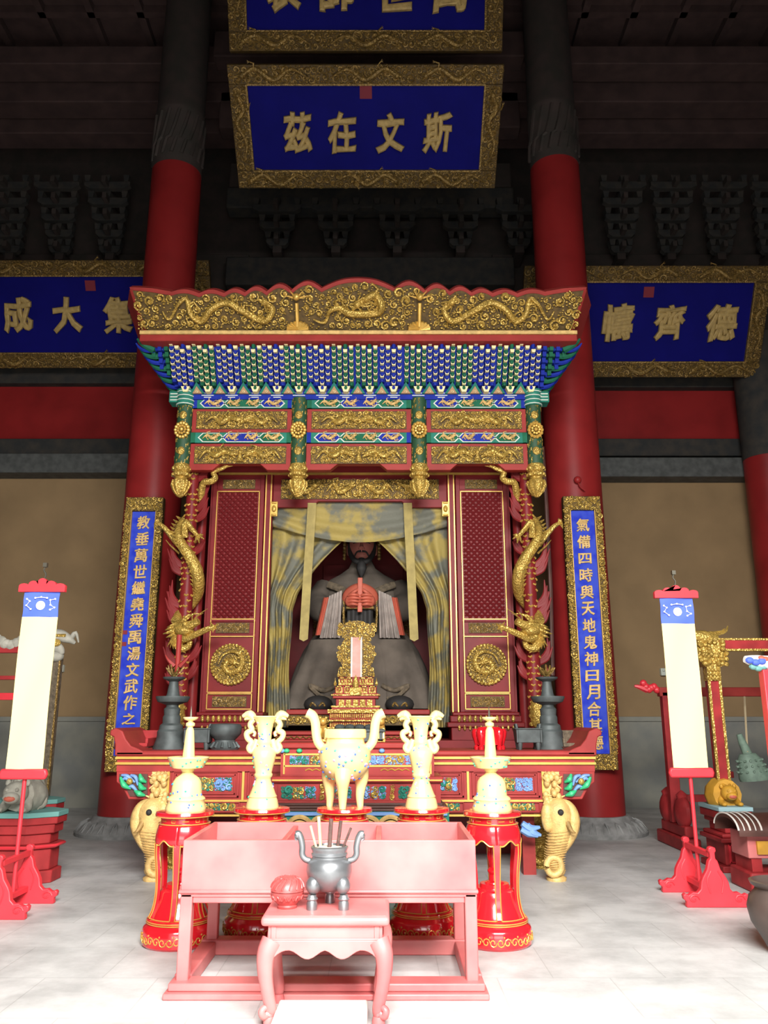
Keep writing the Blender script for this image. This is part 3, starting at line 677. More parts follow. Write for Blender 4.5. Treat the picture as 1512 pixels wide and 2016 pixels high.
POSTS = [(361, 0), (588, 0)]
def shrine_frieze():
    hx = [hw(361, 860, YP), hw(588, 860, YP)]
    xs = [AX - hx[0], AX - hx[1], AX + hx[1], AX + hx[0]]
    zf = lambda py: Z(py, YP)
    r = hw(361, 860, YP) - hw(376, 860, YP)
    for i, x in enumerate(xs):
        m = MB(); m.lathe([(r, zf(922)), (r, zf(786))], (x, YP, 0), 20); p = m.build('hanging_post', 'post_green', SH)
        m = MB(); rnd = random.Random(i)
        for k in range(60):                          # gold vine pattern round the post
            a = rnd.uniform(pi, 2 * pi); z = rnd.uniform(zf(916), zf(790)); s = rnd.uniform(.012, .022)
            if any(abs(z - zf(q)) < .07 for q in (852,)): continue
            pts = [(x + cos(a + s * 40 * .1 * cos(q)) * r * 1.02, YP + sin(a + s * 4 * cos(q)) * r * 1.02, z + s * 1.3 * sin(q)) for q in (0, 1.2, 2.4, 3.6, 4.6)]
            m.tube(pts, .0045, 4)
        for q in (822, 892): m.ell((x, YP - r, zf(q)), (.052, .02, .06), 12, 8)
        m.build('post_pattern', 'gold', p)
        m = MB()                                     # rosette
        for k in range(14):
            a = 2 * pi * k / 14; m.ell((x + cos(a) * .088, YP - r - .01, zf(852) + sin(a) * .1), (.026, .03, .028), 7, 5)
        for k in range(9):
            a = 2 * pi * k / 9; m.ell((x + cos(a) * .05, YP - r - .035, zf(852) + sin(a) * .055), (.02, .02, .022), 6, 4)
        m.ell((x, YP - r - .04, zf(852)), .03, 8, 6); m.build('rosette', 'bright_gold', p)
        m = MB(); z0 = zf(980)                       # bulb finial
        h = zf(915) - z0
        m.lathe([(0, 0), (.03, .02 * h), (.06, .12 * h), (.1, .26 * h), (.118, .4 * h), (.112, .5 * h), (.08, .57 * h), (.085, .6 * h), (.12, .63 * h), (.122, .72 * h), (.1, .76 * h), (.118, .8 * h), (.122, .92 * h), (.105, h)], (x, YP, z0), 24)
        for k in range(10):
            a = 2 * pi * k / 10
            m.tube([(x + cos(a) * q, YP + sin(a) * q, z0 + zz * h) for q, zz in ((.03, .06), (.085, .2), (.124, .38), (.11, .5))], .017, 5)
            for zz in (.675, .86): m.ell((x + cos(a) * .115, YP + sin(a) * .115, z0 + zz * h), .026, 6, 4)
        m.build('bulb_finial', 'gold', SH)
    for mir in (False, True):                        # green and cream caps at the corner posts
        m = MB(mir); x = xs[0]
        m.lathe([(.12, zf(802)), (.125, zf(775)), (.14, zf(772))], (x, YP - .02, 0), 12); m.cbox((x - .14, YP + .02, zf(785)), (.16, .2, .16)); c = m.build('post_cap', 'teal', SH, bevel=.01)
        m = MB(mir)
        for k in range(4): m.lathe([(.128, zf(801 - 8 * k)), (.13, zf(799.5 - 8 * k))], (x, YP - .02, 0), 12)
        for k in range(3): m.cbox((x - .14, YP - .085, zf(792 - 6 * k)), (.12, .012, .014))
        m.build('cap_line', 'line_white', c)
    bays = [(xs[0] + r, xs[1] - r), (xs[1] + r, xs[2] - r), (xs[2] + r, xs[3] - r)]
    for bi, (a, b) in enumerate(bays):
        W = b - a; c = (a + b) / 2
        for ri, (ya, yb) in enumerate(((787, 805), (853, 873))):
            z0, z1 = zf(yb), zf(ya); zc = (z0 + z1) / 2; hh = (z1 - z0) / 2
            gr = (bi + ri) % 2 == 0
            m = MB(); m.box(a, b, YP - .03, YP + .1, z0, z1); bm_ = m.build('painted_beam', 'teal', SH)
            A = MB(); B = MB(); G = MB(); Lw = MB()
            def hexa(mb, u0, u1, s, d):
                k = hh * s * .9; mb.xz([(u0, zc), (u0 + k, zc - k), (u1 - k, zc - k), (u1, zc), (u1 - k, zc + k), (u0 + k, zc + k)], d, YP)
            mainT, sideT = (A, B) if gr else (B, A)
            cuts = [a + .05 * W, a + .09 * W, a + .31 * W, a + .69 * W, b - .09 * W, b - .05 * W]
            for u0, u1, tg in ((a + .07 * W, a + .33 * W, sideT), (a + .31 * W, b - .31 * W, mainT), (b - .33 * W, b - .07 * W, sideT)):
                green = tg is A; F1 = MB(); hexa(Lw, u0, u1, 1.0, YP - .036); hexa(F1, u0 + .022, u1 - .022, .84, YP - .042)
                F1.build('painted_field', 'green' if green else 'blue', bm_, label='green painted field' if green else 'blue painted field')
                G = MB()
                n = 1 if u1 - u0 < .5 * W * .75 else 2
                for q in range(n):
                    uc = lerp(u0, u1, (q + .5) / n); s = (u1 - u0) / n * .3
                    Pp = plane((0, YP - .042, 0))
                    dragon(G, Pp, [(uc - s, zc - hh * .3), (uc - s * .4, zc + hh * .4), (uc + s * .2, zc - hh * .3), (uc + s * .8, zc + hh * .2)], .017, q, True, True, False)
                G.build('painted_dragon', 'pale_gold', bm_)
            Lw.build('field_outline', 'line_white', bm_)
            for x_ in (a + .005, b - .045 * W): F1 = MB(); F1.box(x_, x_ + .04 * W, YP - .034, YP, z0, z1); F1.build('end_band', 'blue' if gr else 'green', bm_)
        for ri, (ya, yb, ca, cb) in enumerate(((806, 852, 811, 846), (874, 916, 880, 914))):
            z0, z1 = zf(yb), zf(ya); Yf = YP - .015
            m = MB()
            if ri == 0: m.box(a, b, Yf, YP + .1, z0, z1)
            else:
                zl, zr = zf(926), zf(914)
                m.xz([(a, z1), (a, zl), (c - W * .27, zl), (c - W * .2, zr), (c + W * .2, zr), (c + W * .27, zl), (b, zl), (b, z1)], Yf, YP + .1)
            pn = m.build('carved_panel', 'panel_red', SH, bevel=.006)
            u0, u1, v0, v1 = a + .045 * W, b - .045 * W, zf(cb), zf(ca)
            m = MB(); m.box(u0, u1, Yf - .012, Yf, v0, v1); m.build('panel_ground', 'gold_ground', pn)
            m = MB(); Pp = plane((0, Yf - .012, 0)); vc = (v0 + v1) / 2; vh = (v1 - v0) / 2; av = []
            for sx in (-1, 1):
                if ri == 0: pts = [(c + sx * W * .36, vc - vh * .3), (c + sx * W * .28, vc + vh * .3), (c + sx * W * .2, vc - vh * .4), (c + sx * W * .12, vc + vh * .2), (c + sx * W * .05, vc)]
                else: pts = [(c + sx * W * .4, vc - vh * .5), (c + sx * W * .33, vc + vh * .4), (c + sx * W * .24, vc - vh * .2), (c + sx * W * .16, vc + vh * .35), (c + sx * W * .09, vc + vh * .1)]
                dragon(m, Pp, pts, .03, 1)
                for q in spline([(x, y, 0) for x, y in pts], 3): av.append((q.x, q.y, .04))
            if ri == 1:
                m.lathe([(.055, 0), (.02, .12), (.03, .15), (0, .2)], (c, Yf - .02, v0 + .02), 10); av.append((c, v0 + .08, .07))
            scrolls(m, Pp, u0, u1, v0, v1, .025, .05, 31 + bi * 2 + ri, None, 1.2, av, .26)
            m.build('panel_carving', 'gold', pn)
shrine_frieze()

def shrine_body():
    zf = lambda py: Z(py, YD)
    X0, X1 = AX - hw(376, 1150, YD), AX + hw(376, 1150, YD)
    zb = zf(1402)
    H = lambda px, py=1150: hw(px, py, YD)
    # back, sides and ceiling of the cabinet
    for nm, a in (('cabinet_back', (X0, X1, 13.5, 13.6, zb, Z(665, 10.2))), ('cabinet_side', (X0, X0 + .08, YD, 13.5, zb, Z(680, 10.6))), ('cabinet_side', (X1 - .08, X1, YD, 13.5, zb, Z(680, 10.6)))):
        m = MB(); m.box(*a); m.build(nm, 'shrine_red', SH)
    m = MB(); m.box(X0 - .05, X1 + .05, 10.72, 13.5, 0, Z(1458, 10.72)); m.build('platform', 'shrine_red', SH)
    # head beam, its gold line, and the carved lintel over the opening
    zo = zf(990)
    m = MB(); m.box(X0, X1, YD - .02, YD + .1, zf(934), zf(880)); m.build('head_beam', 'shrine_red', SH, bevel=.01)
    m = MB(); m.box(X0 + .3, X1 - .3, YD - .03, YD, zf(935.5), zf(931.5)); m.build('head_beam_line', 'bright_gold', SH)
    oi, oo = H(530), H(514)
    zl, zr = zf(999), zf(987); m = MB()
    m.xz([(AX - oi, zf(934)), (AX - oi, zl), (AX - H(606), zl), (AX - H(622), zr), (AX + H(622), zr), (AX + H(606), zl), (AX + oi, zl), (AX + oi, zf(934))], YD, YD + .08)
    ln = m.build('lintel_panel', 'shrine_red', SH, bevel=.008)
    u = H(546); v0, v1 = zf(983), zf(944)
    m = MB(); m.box(AX - u, AX + u, YD - .012, YD, v0, v1); m.build('panel_ground', 'gold_ground', ln)
    m = MB(); Pp = plane((0, YD - .012, 0)); vc = (v0 + v1) / 2; vh = (v1 - v0) / 2; av = []
    for sx in (-1, 1):
        for o in (0, .52):
            pts = [(AX + sx * (o + .48), vc - vh * .3), (AX + sx * (o + .38), vc + vh * .5), (AX + sx * (o + .28), vc - vh * .4), (AX + sx * (o + .14), vc + vh * .2)]
            dragon(m, Pp, pts, .03, 2)
            for q in spline([(x, y, 0) for x, y in pts], 3): av.append((q.x, q.y, .04))
    m.lathe([(.05, 0), (.02, .1), (.04, .16), (0, .2)], (AX, YD - .02, v0 + .03), 10)
    scrolls(m, Pp, AX - u, AX + u, v0, v1, .026, .05, 77, None, 1.2, av, .26); m.build('panel_carving', 'gold', ln)
    for mir in (False, True):
        # jamb with gold fillets
        m = MB(mir); m.box(AX - oo, AX - oi, YD - .03, YD + .12, zb, zf(935)); j = m.build('door_jamb', 'shrine_red', SH, bevel=.008)
        m = MB(mir)
        for p in (516.5, 527): m.box(AX - H(p) - .008, AX - H(p) + .008, YD - .038, YD, zb, zf(936))
        m.build('jamb_line', 'bright_gold', j)
        m = MB(mir); hx = AX - H(534); z0, z1 = zf(1018), zf(989)
        m.box(hx - .05, hx + .05, YD - .05, YD - .03, z0, z1); m.ell((hx, YD - .06, (z0 + z1) / 2), (.035, .03, .05), 8, 6)
        m.tube([(hx - .035, YD - .06, z0 + .02), (hx + .035, YD - .06, z0 + .02)], .015, 6); m.tube([(hx - .035, YD - .06, z1 - .02), (hx + .035, YD - .06, z1 - .02)], .015, 6)
        m.build('hinge_plate', 'bright_gold', SH, bevel=.006)
        # door leaf
        xa, xb = AX - H(408), AX - oo - .01
        m = MB(mir); m.box(xa - .03, xb, YD + .02, YD + .07, zb, zf(934)); d = m.build('door_leaf', 'panel_red' if False else 'shrine_red', SH)
        L = MB(mir); C = MB(mir); G = MB(mir); R = MB(mir)
        def rail(z, h=.03): R.box(xa, xb, YD - .005, YD + .03, z - h, z + h)
        for p in (938, 966, 1221, 1251, 1364, 1398): rail(zf(p), .022)
        R.box(xa, xa + .06, YD - .006, YD + .03, zb, zf(936)); R.box(xb - .06, xb, YD - .006, YD + .03, zb, zf(936))
        g = .006
        ga, gb = xa + .07, xb - .07
        for p0, p1 in ((968, 1219), (1253, 1363), (1366, 1396)):
            za, zc2 = zf(p1), zf(p0)
            for q in (za, zc2): G.box(ga, gb, YD - .014, YD + .02, q - g, q + g)
            for q in (ga, gb): G.box(q - g, q + g, YD - .014, YD + .02, za, zc2)
        for q in (ga, gb): G.box(q - g, q + g, YD - .014, YD + .02, zf(1253), zf(1219))
        R.build('door_frame', 'shrine_red', d, bevel=.006); G.build('door_fillet', 'bright_gold', d)
        # diagonal lattice
        za, z2 = zf(1217), zf(970); la, lb = ga + .03, gb - .03; st = .082; n = int((z2 - za + lb - la) / st) + 1
        for i in range(n):
            for sg in (1, -1):
                p = []
                c = za + i * st - (lb - la) if sg > 0 else za + i * st
                # line z = c + sg*(x-la) clipped
                e = []
                for x in (la, lb):
                    e.append((x, c + sg * (x - la)))
                (x1, q1), (x2, q2) = e
                def clip(x1, q1, x2, q2):
                    lo, hi = 0.0, 1.0; dq = q2 - q1
                    t0, t1 = sorted(((za - q1) / dq, (z2 - q1) / dq)); return max(lo, t0), min(hi, t1)
                t0, t1 = clip(x1, q1, x2, q2)
                if t1 - t0 < .02: continue
                L.tube([(lerp(x1, x2, t0), YD + .004, lerp(q1, q2, t0)), (lerp(x1, x2, t1), YD + .004, lerp(q1, q2, t1))], .013, 4)
        for i in range(int((z2 - za) / st)):
            z = za + (i + .5) * st; L.tube([(la, YD + .008, z), (lb, YD + .008, z)], .009, 4)
        L.build('lattice', 'lattice_red', d)
        Pp = plane((0, YD + .012, 0))
        for k, (p0, p1) in enumerate(((962, 944), (1246, 1226), (1392, 1371))):
            B_ = MB(mir); B_.box(ga + .07, gb - .07, YD + .006, YD + .02, zf(p0), zf(p1)); B_.build('strip_ground', 'gold_ground', d)
            C = MB(mir); scrolls(C, Pp, ga + .07, gb - .07, zf(p0), zf(p1), .022, .04, 90 + k, None, 1.5, fat=.28); C.build('strip_carving', 'old_gold', d)
                # round dragon medallion
        mx, mz, mr = (ga + gb) / 2, zf(1308), .275
        m = MB(mir); m.prism([(mx + cos(2 * pi * i / 40) * mr, YD + .0, mz + sin(2 * pi * i / 40) * mr) for i in range(40)], (0, .03, 0)); md = m.build('medallion', 'gold_ground', d)
        m = MB(mir); Pm = plane((mx, YD - .001, mz))
        for i in range(34):
            a = 2 * pi * i / 34; m.ell(Pm(cos(a) * mr * .95, sin(a) * mr * .95, .005), .026, 6, 4)
        pts = [(-.17, .0), (-.1, .13), (.04, .17), (.15, .09), (.13, -.06), (.0, -.11), (-.08, -.04), (-.02, .05), (.04, .03)]
        dragon(m, Pm, pts, .03, 4); av = [(q.x, q.y, .04) for q in spline([(a, b, 0) for a, b in pts], 3)]
        scrolls(m, Pm, -mr, mr, -mr, mr, .022, .045, 12, lambda u, v: u * u + v * v < (mr * .86) ** 2, 1.3, av, .26); m.build('medallion_carving', 'gold', md)
        # moulded base under the leaf, with gold petals
        xo, xi = AX - H(392, 1420), AX - H(522, 1420)
        m = MB(mir); yb = YD - .15
        for i, (p0, p1, o) in enumerate(((1402, 1409, .0), (1409, 1422, -.03), (1422, 1432, -.07), (1432, 1462, -.02))): m.box(xo + o, xi - o, yb + o * .5 - (.0 if i else .03), YD + .3, Z(p1, yb), Z(p0, yb))
        s = m.build('moulded_base', 'shrine_red', SH, bevel=.012)
        m = MB(mir); n = 11
        for row, (p, sc_) in enumerate(((1415, 1.0), (1433, .8))):
            for i in range(n):
                x = lerp(xo + .05, xi - .05, (i + .5) / n); m.ell((x, yb - .025, Z(p, yb)), (.025 * sc_, .03, .046 * sc_), 7, 5)
        m.build('base_petal', 'gold', s)
        # plain round post behind the dragon column
        x = AX - H(388, 1300)
        m = MB(mir); m.lathe([(.07, Z(1460, YD - .1)), (.065, zf(930))], (x - .02, YD - .1, 0), 16); m.build('round_post', 'shrine_red', SH)
shrine_body()

def dragon_columns():
    Y = 10.85
    for mir in (False, True):
        x0 = AX - hw(366, 1200, Y); zf = lambda p: Z(p, Y); r = .085
        m = MB(mir); m.lathe([(r * 1.15, zf(1475)), (r * 1.1, zf(1300)), (r, zf(1100)), (r * .95, zf(905))], (x0, Y, 0), 18); c = m.build('dragon_column', 'shrine_red', SH)
        S = MB(mir); F = MB(mir); D = MB(mir); rnd = random.Random(8)
        for i in range(46):                          # gilt scales
            z = lerp(zf(1405), zf(925), i / 45)
            for k in range(3):
                a = pi + pi * (k + .5 + .5 * (i % 2)) / 3.5 + rnd.uniform(-.1, .1)
                if rnd.random() < .25: continue
                S.tube([(x0 + cos(a - .3) * r * 1.06, Y + sin(a - .3) * r * 1.06, z), (x0 + cos(a) * r * 1.13, Y + sin(a) * r * 1.13, z - .018), (x0 + cos(a + .3) * r * 1.06, Y + sin(a + .3) * r * 1.06, z)], .013, 4)
        S.build('gilt_scale', 'bright_gold', c)
        for p, sx, s in ((975, 1, 1), (1000, 1, .9), (1020, 1, 1), (940, 1, .8), (1110, -1, 1.3), (1125, -1, 1.1), (1190, -1, 1.1), (1205, -1, 1.2), (1225, -1, 1), (1300, -1, 1.1), (1295, 1, 1.0), (1330, 1, .8), (1150, 1, .7), (1085, 1, .8), (1345, -1, .8)):
            z = zf(p)                                # red carved flames
            for k in range(3):
                F.tube(spline([(x0 + sx * r * .5, Y, z - .05), (x0 + sx * (r + .09 * s), Y - .02, z + .02 + .05 * k), (x0 + sx * (r + (.16 - .03 * k) * s), Y - .02, z + (.16 + .07 * k) * s)], 4), taper(9, .035, .006, .03), 6, .5)
        F.build('carved_flame', 'shrine_red', c)
        # the gilt dragon: tail above, coiling body, head below
        def q(px, p, d=0.0): return Vector((AX - hw(px, p, Y) if px < MID else AX + hw(px, p, Y), Y + d, zf(p)))
        D.tube(spline([q(456, 921, -.18), q(441, 930, -.18), q(424, 936, -.16), q(427, 947, -.15), q(418, 954, -.15), q(404, 955, -.12), q(398, 968, -.05), q(394, 985, .05)], 6), taper(43, .02, .05, .045), 8)
        for k in (-1, 0, 1, 2): D.tube([q(446, 926, -.18), q(458 + 2 * k, 915 + 5 * k, -.18)], [.02, .004], 4)
        body = spline([q(372, 1005, .12), q(357, 1030, .0), q(355, 1055, -.12), q(364, 1078, -.16), q(379, 1100, -.17), q(391, 1125, -.13), q(393, 1148, -.05), q(386, 1168, .08), q(372, 1185, .15), q(356, 1205, .05), q(352, 1225, -.12)], 6)
        D.tube(body, taper(len(body), .045, .07, .085), 10)
        for i in range(4, len(body) - 6, 2):
            b = body[i]; D.tube([b + Vector((-.05, -.05, .0)), b + Vector((-.1, -.07, .035))], [.022, .004], 4)
        D.tube(spline([q(369, 1063, -.16), q(370, 1045, -.2), q(374, 1036, -.22), q(384, 1048, -.22), q(396, 1062, -.22)], 4), taper(17, .05, .028, .04), 7)
        D.tube(spline([q(356, 1075, -.1), q(343, 1060, -.14), q(328, 1043, -.16), q(316, 1035, -.16)], 4), taper(13, .05, .025), 7)
        for b, ps in ((q(397, 1064, -.22), ((407, 1060), (399, 1076), (391, 1074), (408, 1068))), (q(316, 1035, -.16), ((309, 1038), (312, 1028), (318, 1026), (309, 1046)))):
            for a_ in ps: D.tube([b, (b + q(a_[0], a_[1], b.y - Y)) / 2 + Vector((0, -.02, .015)), q(a_[0], a_[1], b.y - Y)], [.024, .02, .005], 5)
        D.tube(spline([q(356, 1092, -.08), q(340, 1078, -.1), q(330, 1066, -.1)], 3), taper(7, .014, .004), 4)
        # head
        D.ell(q(372, 1245, -.22), (.13, .12, .075), 12, 8)
        D.tube(spline([q(360, 1240, -.22), q(385, 1236, -.3), q(403, 1229, -.34)], 4), taper(9, .075, .045), 8)
        D.tube(spline([q(362, 1256, -.2), q(378, 1262, -.26), q(392, 1258, -.3)], 4), taper(9, .06, .025), 7)
        D.ell(q(376, 1234, -.33), .03, 8, 6)
        for a, b, e, w_ in ((350, 1238, 334, .03), (352, 1245, 330, .03), (356, 1232, 338, .028), (352, 1252, 336, .028), (366, 1228, 392, .026), (372, 1226, 404, .022)):
            D.tube(spline([q(a, b, -.2), q((a + e) / 2, b - 4 + (8 if e < a else -8), -.24), q(e, b + (6 if e < a else -14), -.2)], 4), taper(9, w_, .005), 5)
        for e, f in ((412, 1213), (420, 1205), (400, 1208)): D.tube(spline([q(392, 1232, -.33), q((392 + e) / 2 - 4, (1232 + f) / 2, -.37), q(e, f, -.34)], 4), taper(9, .012, .003), 4)
        D.tube(spline([q(366, 1262, -.16), q(380, 1258, -.22), q(398, 1252, -.27), q(420, 1243, -.3), q(432, 1240, -.3)], 4), taper(17, .06, .03), 7)
        for a_ in ((441, 1233), (438, 1244), (430, 1250), (424, 1230)): D.tube([q(431, 1240, -.3), q(a_[0], a_[1], -.33)], [.024, .005], 4)
        D.tube(spline([q(352, 1240, -.12), q(354, 1262, -.16), q(363, 1278, -.18), q(378, 1276, -.2), q(384, 1264, -.22)], 4), taper(17, .08, .03), 8)
        for k in range(7):
            D.tube(spline([q(352 + 3 * k, 1252, -.2), q(346 + 2 * k, 1264 + 2 * k, -.22), q(338 + 6 * k, 1276 + 2 * k, -.2)], 3), taper(7, .022, .004), 4)
        D.build('coiling_dragon', 'gold', c)
        m = MB(mir); bx = AX - hw(353, 1405, Y); z = zf(1432)
        m.lathe([(.06, 0), (.1, .05), (.11, .2), (.085, .33), (.04, .4)], (bx, Y - .1, z), 16)
        for k in range(20): m.ell((bx + cos(k * .9) * .09, Y - .1 + sin(k * .9) * .09, z + .04 + .015 * k), .03, 6, 4)
        m.build('gilt_column_foot', 'gold', c)
dragon_columns()

# ------------------------------------------------------------------ curtains
def curtains():
    Y = 11.48
    for mir, side in ((False, 'left'), (True, 'right')):
        def fn(u, v):
            py = lerp(988, 1432, v)
            l = lerp(529, 521, min(1, v * 1.3)) + 2 * sin(v * 9)
            if py < 1066: r = lerp(640, 672, (py - 988) / 78)
            elif py < 1168: r = lerp(672, 584, ((py - 1066) / 102) ** .9)
            elif py < 1200: r = lerp(584, 572, (py - 1168) / 32)
            else: r = lerp(572, 566, (py - 1200) / 232)
            px = lerp(l, r, u) + (2.2 * sin(py * .035 + u * 3))
            f = lerp(7, 9, v); am = lerp(.035, .05, v)
            gather = max(0, sin(pi * min(1, max(0, (py - 1000) / 420)))) * .02
            d = am * sin(u * 2 * pi * f / 2 + .7 * sin(v * 5)) + gather * sin(u * 40 + v * 11) + .02 * sin(v * 23 + u * 5)
            return (AX - (MID - px) / FPX * Y / ray(py)[0], Y + d, Z(py, Y))
        m = MB(mir); m.sheet(fn, 60, 70, (0, .012, 0))
        tag(m.build('curtain', 'curtain', ang=80), 'olive yellow brocade curtain gathered at the %s side of the statue' % side, 'curtain', 'shrine curtains')
        m = MB(mir); xr = AX - hw(605, 1100, Y); 
        def rb(u, v):
            py = lerp(990, 1258, v); px = lerp(612, 597, v) + (u - .5) * 17; dz = 0
            if v > .96: dz = (0.5 - abs(u - .5)) * -9
            return (AX - (MID - px) / FPX * (Y - .25) / ray(py)[0], Y - .25 + .01 * sin(v * 8), Z(py - dz * (v - .96) / .04 if v > .96 else py, Y - .25))
        m.sheet(rb, 6, 26, (0, .012, 0))
        tag(m.build('curtain_ribbon', 'ribbon', ang=60), 'long pointed yellow ribbon hanging in front of the %s curtain' % side, 'ribbon', 'shrine ribbons')
    Yv = Y - .13
    def val(u, v):
        px = lerp(529, 2 * MID - 529, u); e = (u - .5) * 2
        top = 986; bot = 1068 - 34 * abs(e) ** 1.8
        py = lerp(top, bot, v)
        d = .02 * sin(v * 16 + 4 * e * e) * (0.5 + v) - .035 * sin(pi * v) * (1 - e * e) + .018 * sin(u * 46) * (1 if abs(e) > .6 else .25)
        return (AX + (px - MID) / FPX * Yv / ray(py)[0], Yv + d, Z(py, Yv))
    m = MB(); m.sheet(val, 80, 24, (0, .012, 0))
    tag(m.build('curtain_valance', 'curtain', ang=80), 'swagged olive yellow valance across the top of the shrine opening', 'curtain')
curtains()
# ================================================================== THE STATUE
def statue():
    Y = 12.45
    t = thing('seated_statue', 'dark robed seated statue with clasped hands inside the shrine', 'statue', (AX, Y, Z(1402, 11.25)))
    zf = lambda p, yy=12.2: Z(p, yy)
    def rings(rows, n=36, fold=0.0, nf=9):
        vs = []; fs = []
        for (p, hwid, dep, yc) in rows:
            z = zf(p)
            for j in range(n):
                a = 2 * pi * j / n; k = 1 + fold * sin(a * nf)
                ca, sa = cos(a), sin(a); e = .8
                vs.append((AX + hwid * math.copysign(abs(ca) ** e, ca) * k, yc + dep * math.copysign(abs(sa) ** e, sa) * k, z))
        for i in range(len(rows) - 1):
            for j in range(n): fs.append((i * n + j, i * n + (j + 1) % n, (i + 1) * n + (j + 1) % n, (i + 1) * n + j))
        fs.append(tuple(range(n))[::-1]); fs.append(tuple((len(rows) - 1) * n + j for j in range(n)))
        return vs, fs
    k = 12.2 / FPX / .98
    W = lambda px: px * k
    zb = Z(1402, 11.25)
    rows = [(1398, W(150), .85, 12.4), (1385, W(148), .85, 12.4), (1350, W(138), .82, 12.4), (1310, W(125), .78, 12.42), (1280, W(112), .74, 12.45), (1258, W(98), .7, 12.46), (1240, W(85), .55, 12.55), (1215, W(78), .42, 12.62), (1190, W(84), .4, 12.65),
            (1165, W(88), .38, 12.68), (1148, W(82), .34, 12.7), (1134, W(68), .28, 12.7), (1122, W(46), .2, 12.7), (1110, W(28), .15, 12.66), (1095, W(20), .14, 12.6)]
    m = MB(); m.add(*rings(rows, 48, .012, 11)); m.build('robe', 'robe', t, ang=70)
    # draped front of the robe: a fall of cloth over each knee with hems
    for mir in (False, True):
        m = MB(mir)
        def knee(u, v):
            p = lerp(1264, 1396, v); hx = lerp(lerp(10, 14, v), lerp(92, 140, v), u)
            return (AX - W(hx), 12.45 - (.62 + .2 * sin(pi * (u * .8 + .1)) + .03 * sin(u * 22) * v) * lerp(.86, 1.12, v), zf(p))
        m.sheet(knee, 30, 16, (0, .02, 0)); kn = m.build('robe_skirt', 'robe', t, ang=70)
        m = MB(mir); m.tube(spline([(AX - W(q), 11.52 + .05 * abs(q - 85) / 40, zf(p)) for q, p in ((40, 1352), (62, 1362), (88, 1353), (70, 1372), (50, 1378))], 5), .03, 6, .6); m.build('robe_hem', 'robe_trim', kn)
        m = MB(mir); m.ell((AX - W(72), 11.5, zf(1388)), (.2, .16, .12), 14, 8); m.build('shoe', 'dark_hair', t)
        m = MB(mir)
        for q in (-1, 1): m.tube(spline([(AX - W(72) + q * .02, 11.36, zf(1392)), (AX - W(72) + q * .07, 11.345, zf(1386)), (AX - W(72) + q * .1, 11.37, zf(1392))], 4), .015, 5)
        m.build('shoe_ornament', 'old_gold', t)
        # wide sleeve falling from the raised forearm
        m = MB(mir)
        arm = spline([(AX - W(74), 12.6, zf(1150)), (AX - W(86), 12.35, zf(1185)), (AX - W(66), 12.05, zf(1205)), (AX - W(28), 11.86, zf(1190))], 6)
        m.tube(arm, taper(len(arm), .17, .13, .2), 12)
        m.build('sleeve', 'robe', t, ang=60)
        m = MB(mir)
        def slv(u, v):
            hx = lerp(lerp(34, 36, v), lerp(58, 74, v), u); p = lerp(1172 + 10 * u, 1262, v)
            return (AX - W(hx), 11.70 + .05 * u + .03 * sin(u * 30) * (.3 + v), zf(p))
        m.sheet(slv, 26, 12, (0, .02, 0)); m.build('inner_sleeve', 'sleeve_white', t, ang=70)
        m = MB(mir)
        def cuff(u, v):
            hx = lerp(lerp(58, 72, v), lerp(70, 84, v), u); p = lerp(1184, 1256, v)
            return (AX - W(hx), 11.76 + .05 * u + .02 * sin(u * 14), zf(p))
        m.sheet(cuff, 8, 8, (0, .03, 0)); m.build('red_lining', 'coral', t, ang=70)
        m = MB(mir); m.tube(spline([(AX - W(66), 12.3, zf(1148)), (AX - W(38), 12.24, zf(1160)), (AX - W(4), 12.2, zf(1182))], 5), taper(11, .05, .06), 8, .4)
        m.build('collar_band', 'robe_trim', t)
        m = MB(mir); m.tube(spline([(AX - W(30), 11.8, zf(1178)), (AX - W(31), 11.78, zf(1215)), (AX - W(29), 11.78, zf(1250))], 3), .018, 5); m.build('tassel_cord', 'old_gold', t)
        # clasped hand: palm wrapped round the tablet with five bent fingers
        m = MB(mir); hc = Vector((AX - W(13), 11.68, zf(1193)))
        m.ell(hc, (.12, .09, .11), 12, 8)
        for i in range(4):
            a = hc + Vector((-.06 + .0 * i, -.06, .075 - .045 * i)); L_ = (.9, 1, .95, .8)[i]
            m.tube(spline([a, a + Vector((.05, -.05, .004)), a + Vector((.11 * L_, -.055, 0)), a + Vector((.16 * L_, -.02, -.004))], 3), taper(10, .026, .019), 7)
        m.tube(spline([hc + Vector((-.03, -.05, .09)), hc + Vector((.03, -.08, .13)), hc + Vector((.07, -.06, .16))], 3), taper(7, .03, .02), 7)
        m.build('hand', 'coral', t, ang=70)
    m = MB()                                   # coral cuff arching over the hands
    m.tube(spline([(AX - W(25), 11.86, zf(1192)), (AX - W(17), 11.78, zf(1180)), (AX, 11.74, zf(1175)), (AX + W(17), 11.78, zf(1180)), (AX + W(25), 11.86, zf(1192))], 6), taper(25, .1, .1, .14), 10, .8)
    m.build('hand_cloth', 'coral', t, ang=70)
    m = MB(); m.box(AX - .035, AX + .035, 11.6, 11.63, zf(1215), zf(1150)); m.build('court_tablet', 'coral', t, bevel=.01)
    m = MB(); m.box(AX - W(26), AX + W(26), 11.66, 11.72, zf(1208), zf(1203)); m.build('gold_band', 'old_gold', t, bevel=.01)
    m = MB(); m.sheet(lambda u, v: (AX + W(lerp(-24, 24, u)), 11.74 + .02 * sin(u * 20), zf(lerp(1206, 1258, v))), 16, 8, (0, .02, 0)); m.build('dark_apron', 'dark_hair', t, ang=70)
    # head
    hz = zf(1072); hy = 12.5
    m = MB(); rr = []
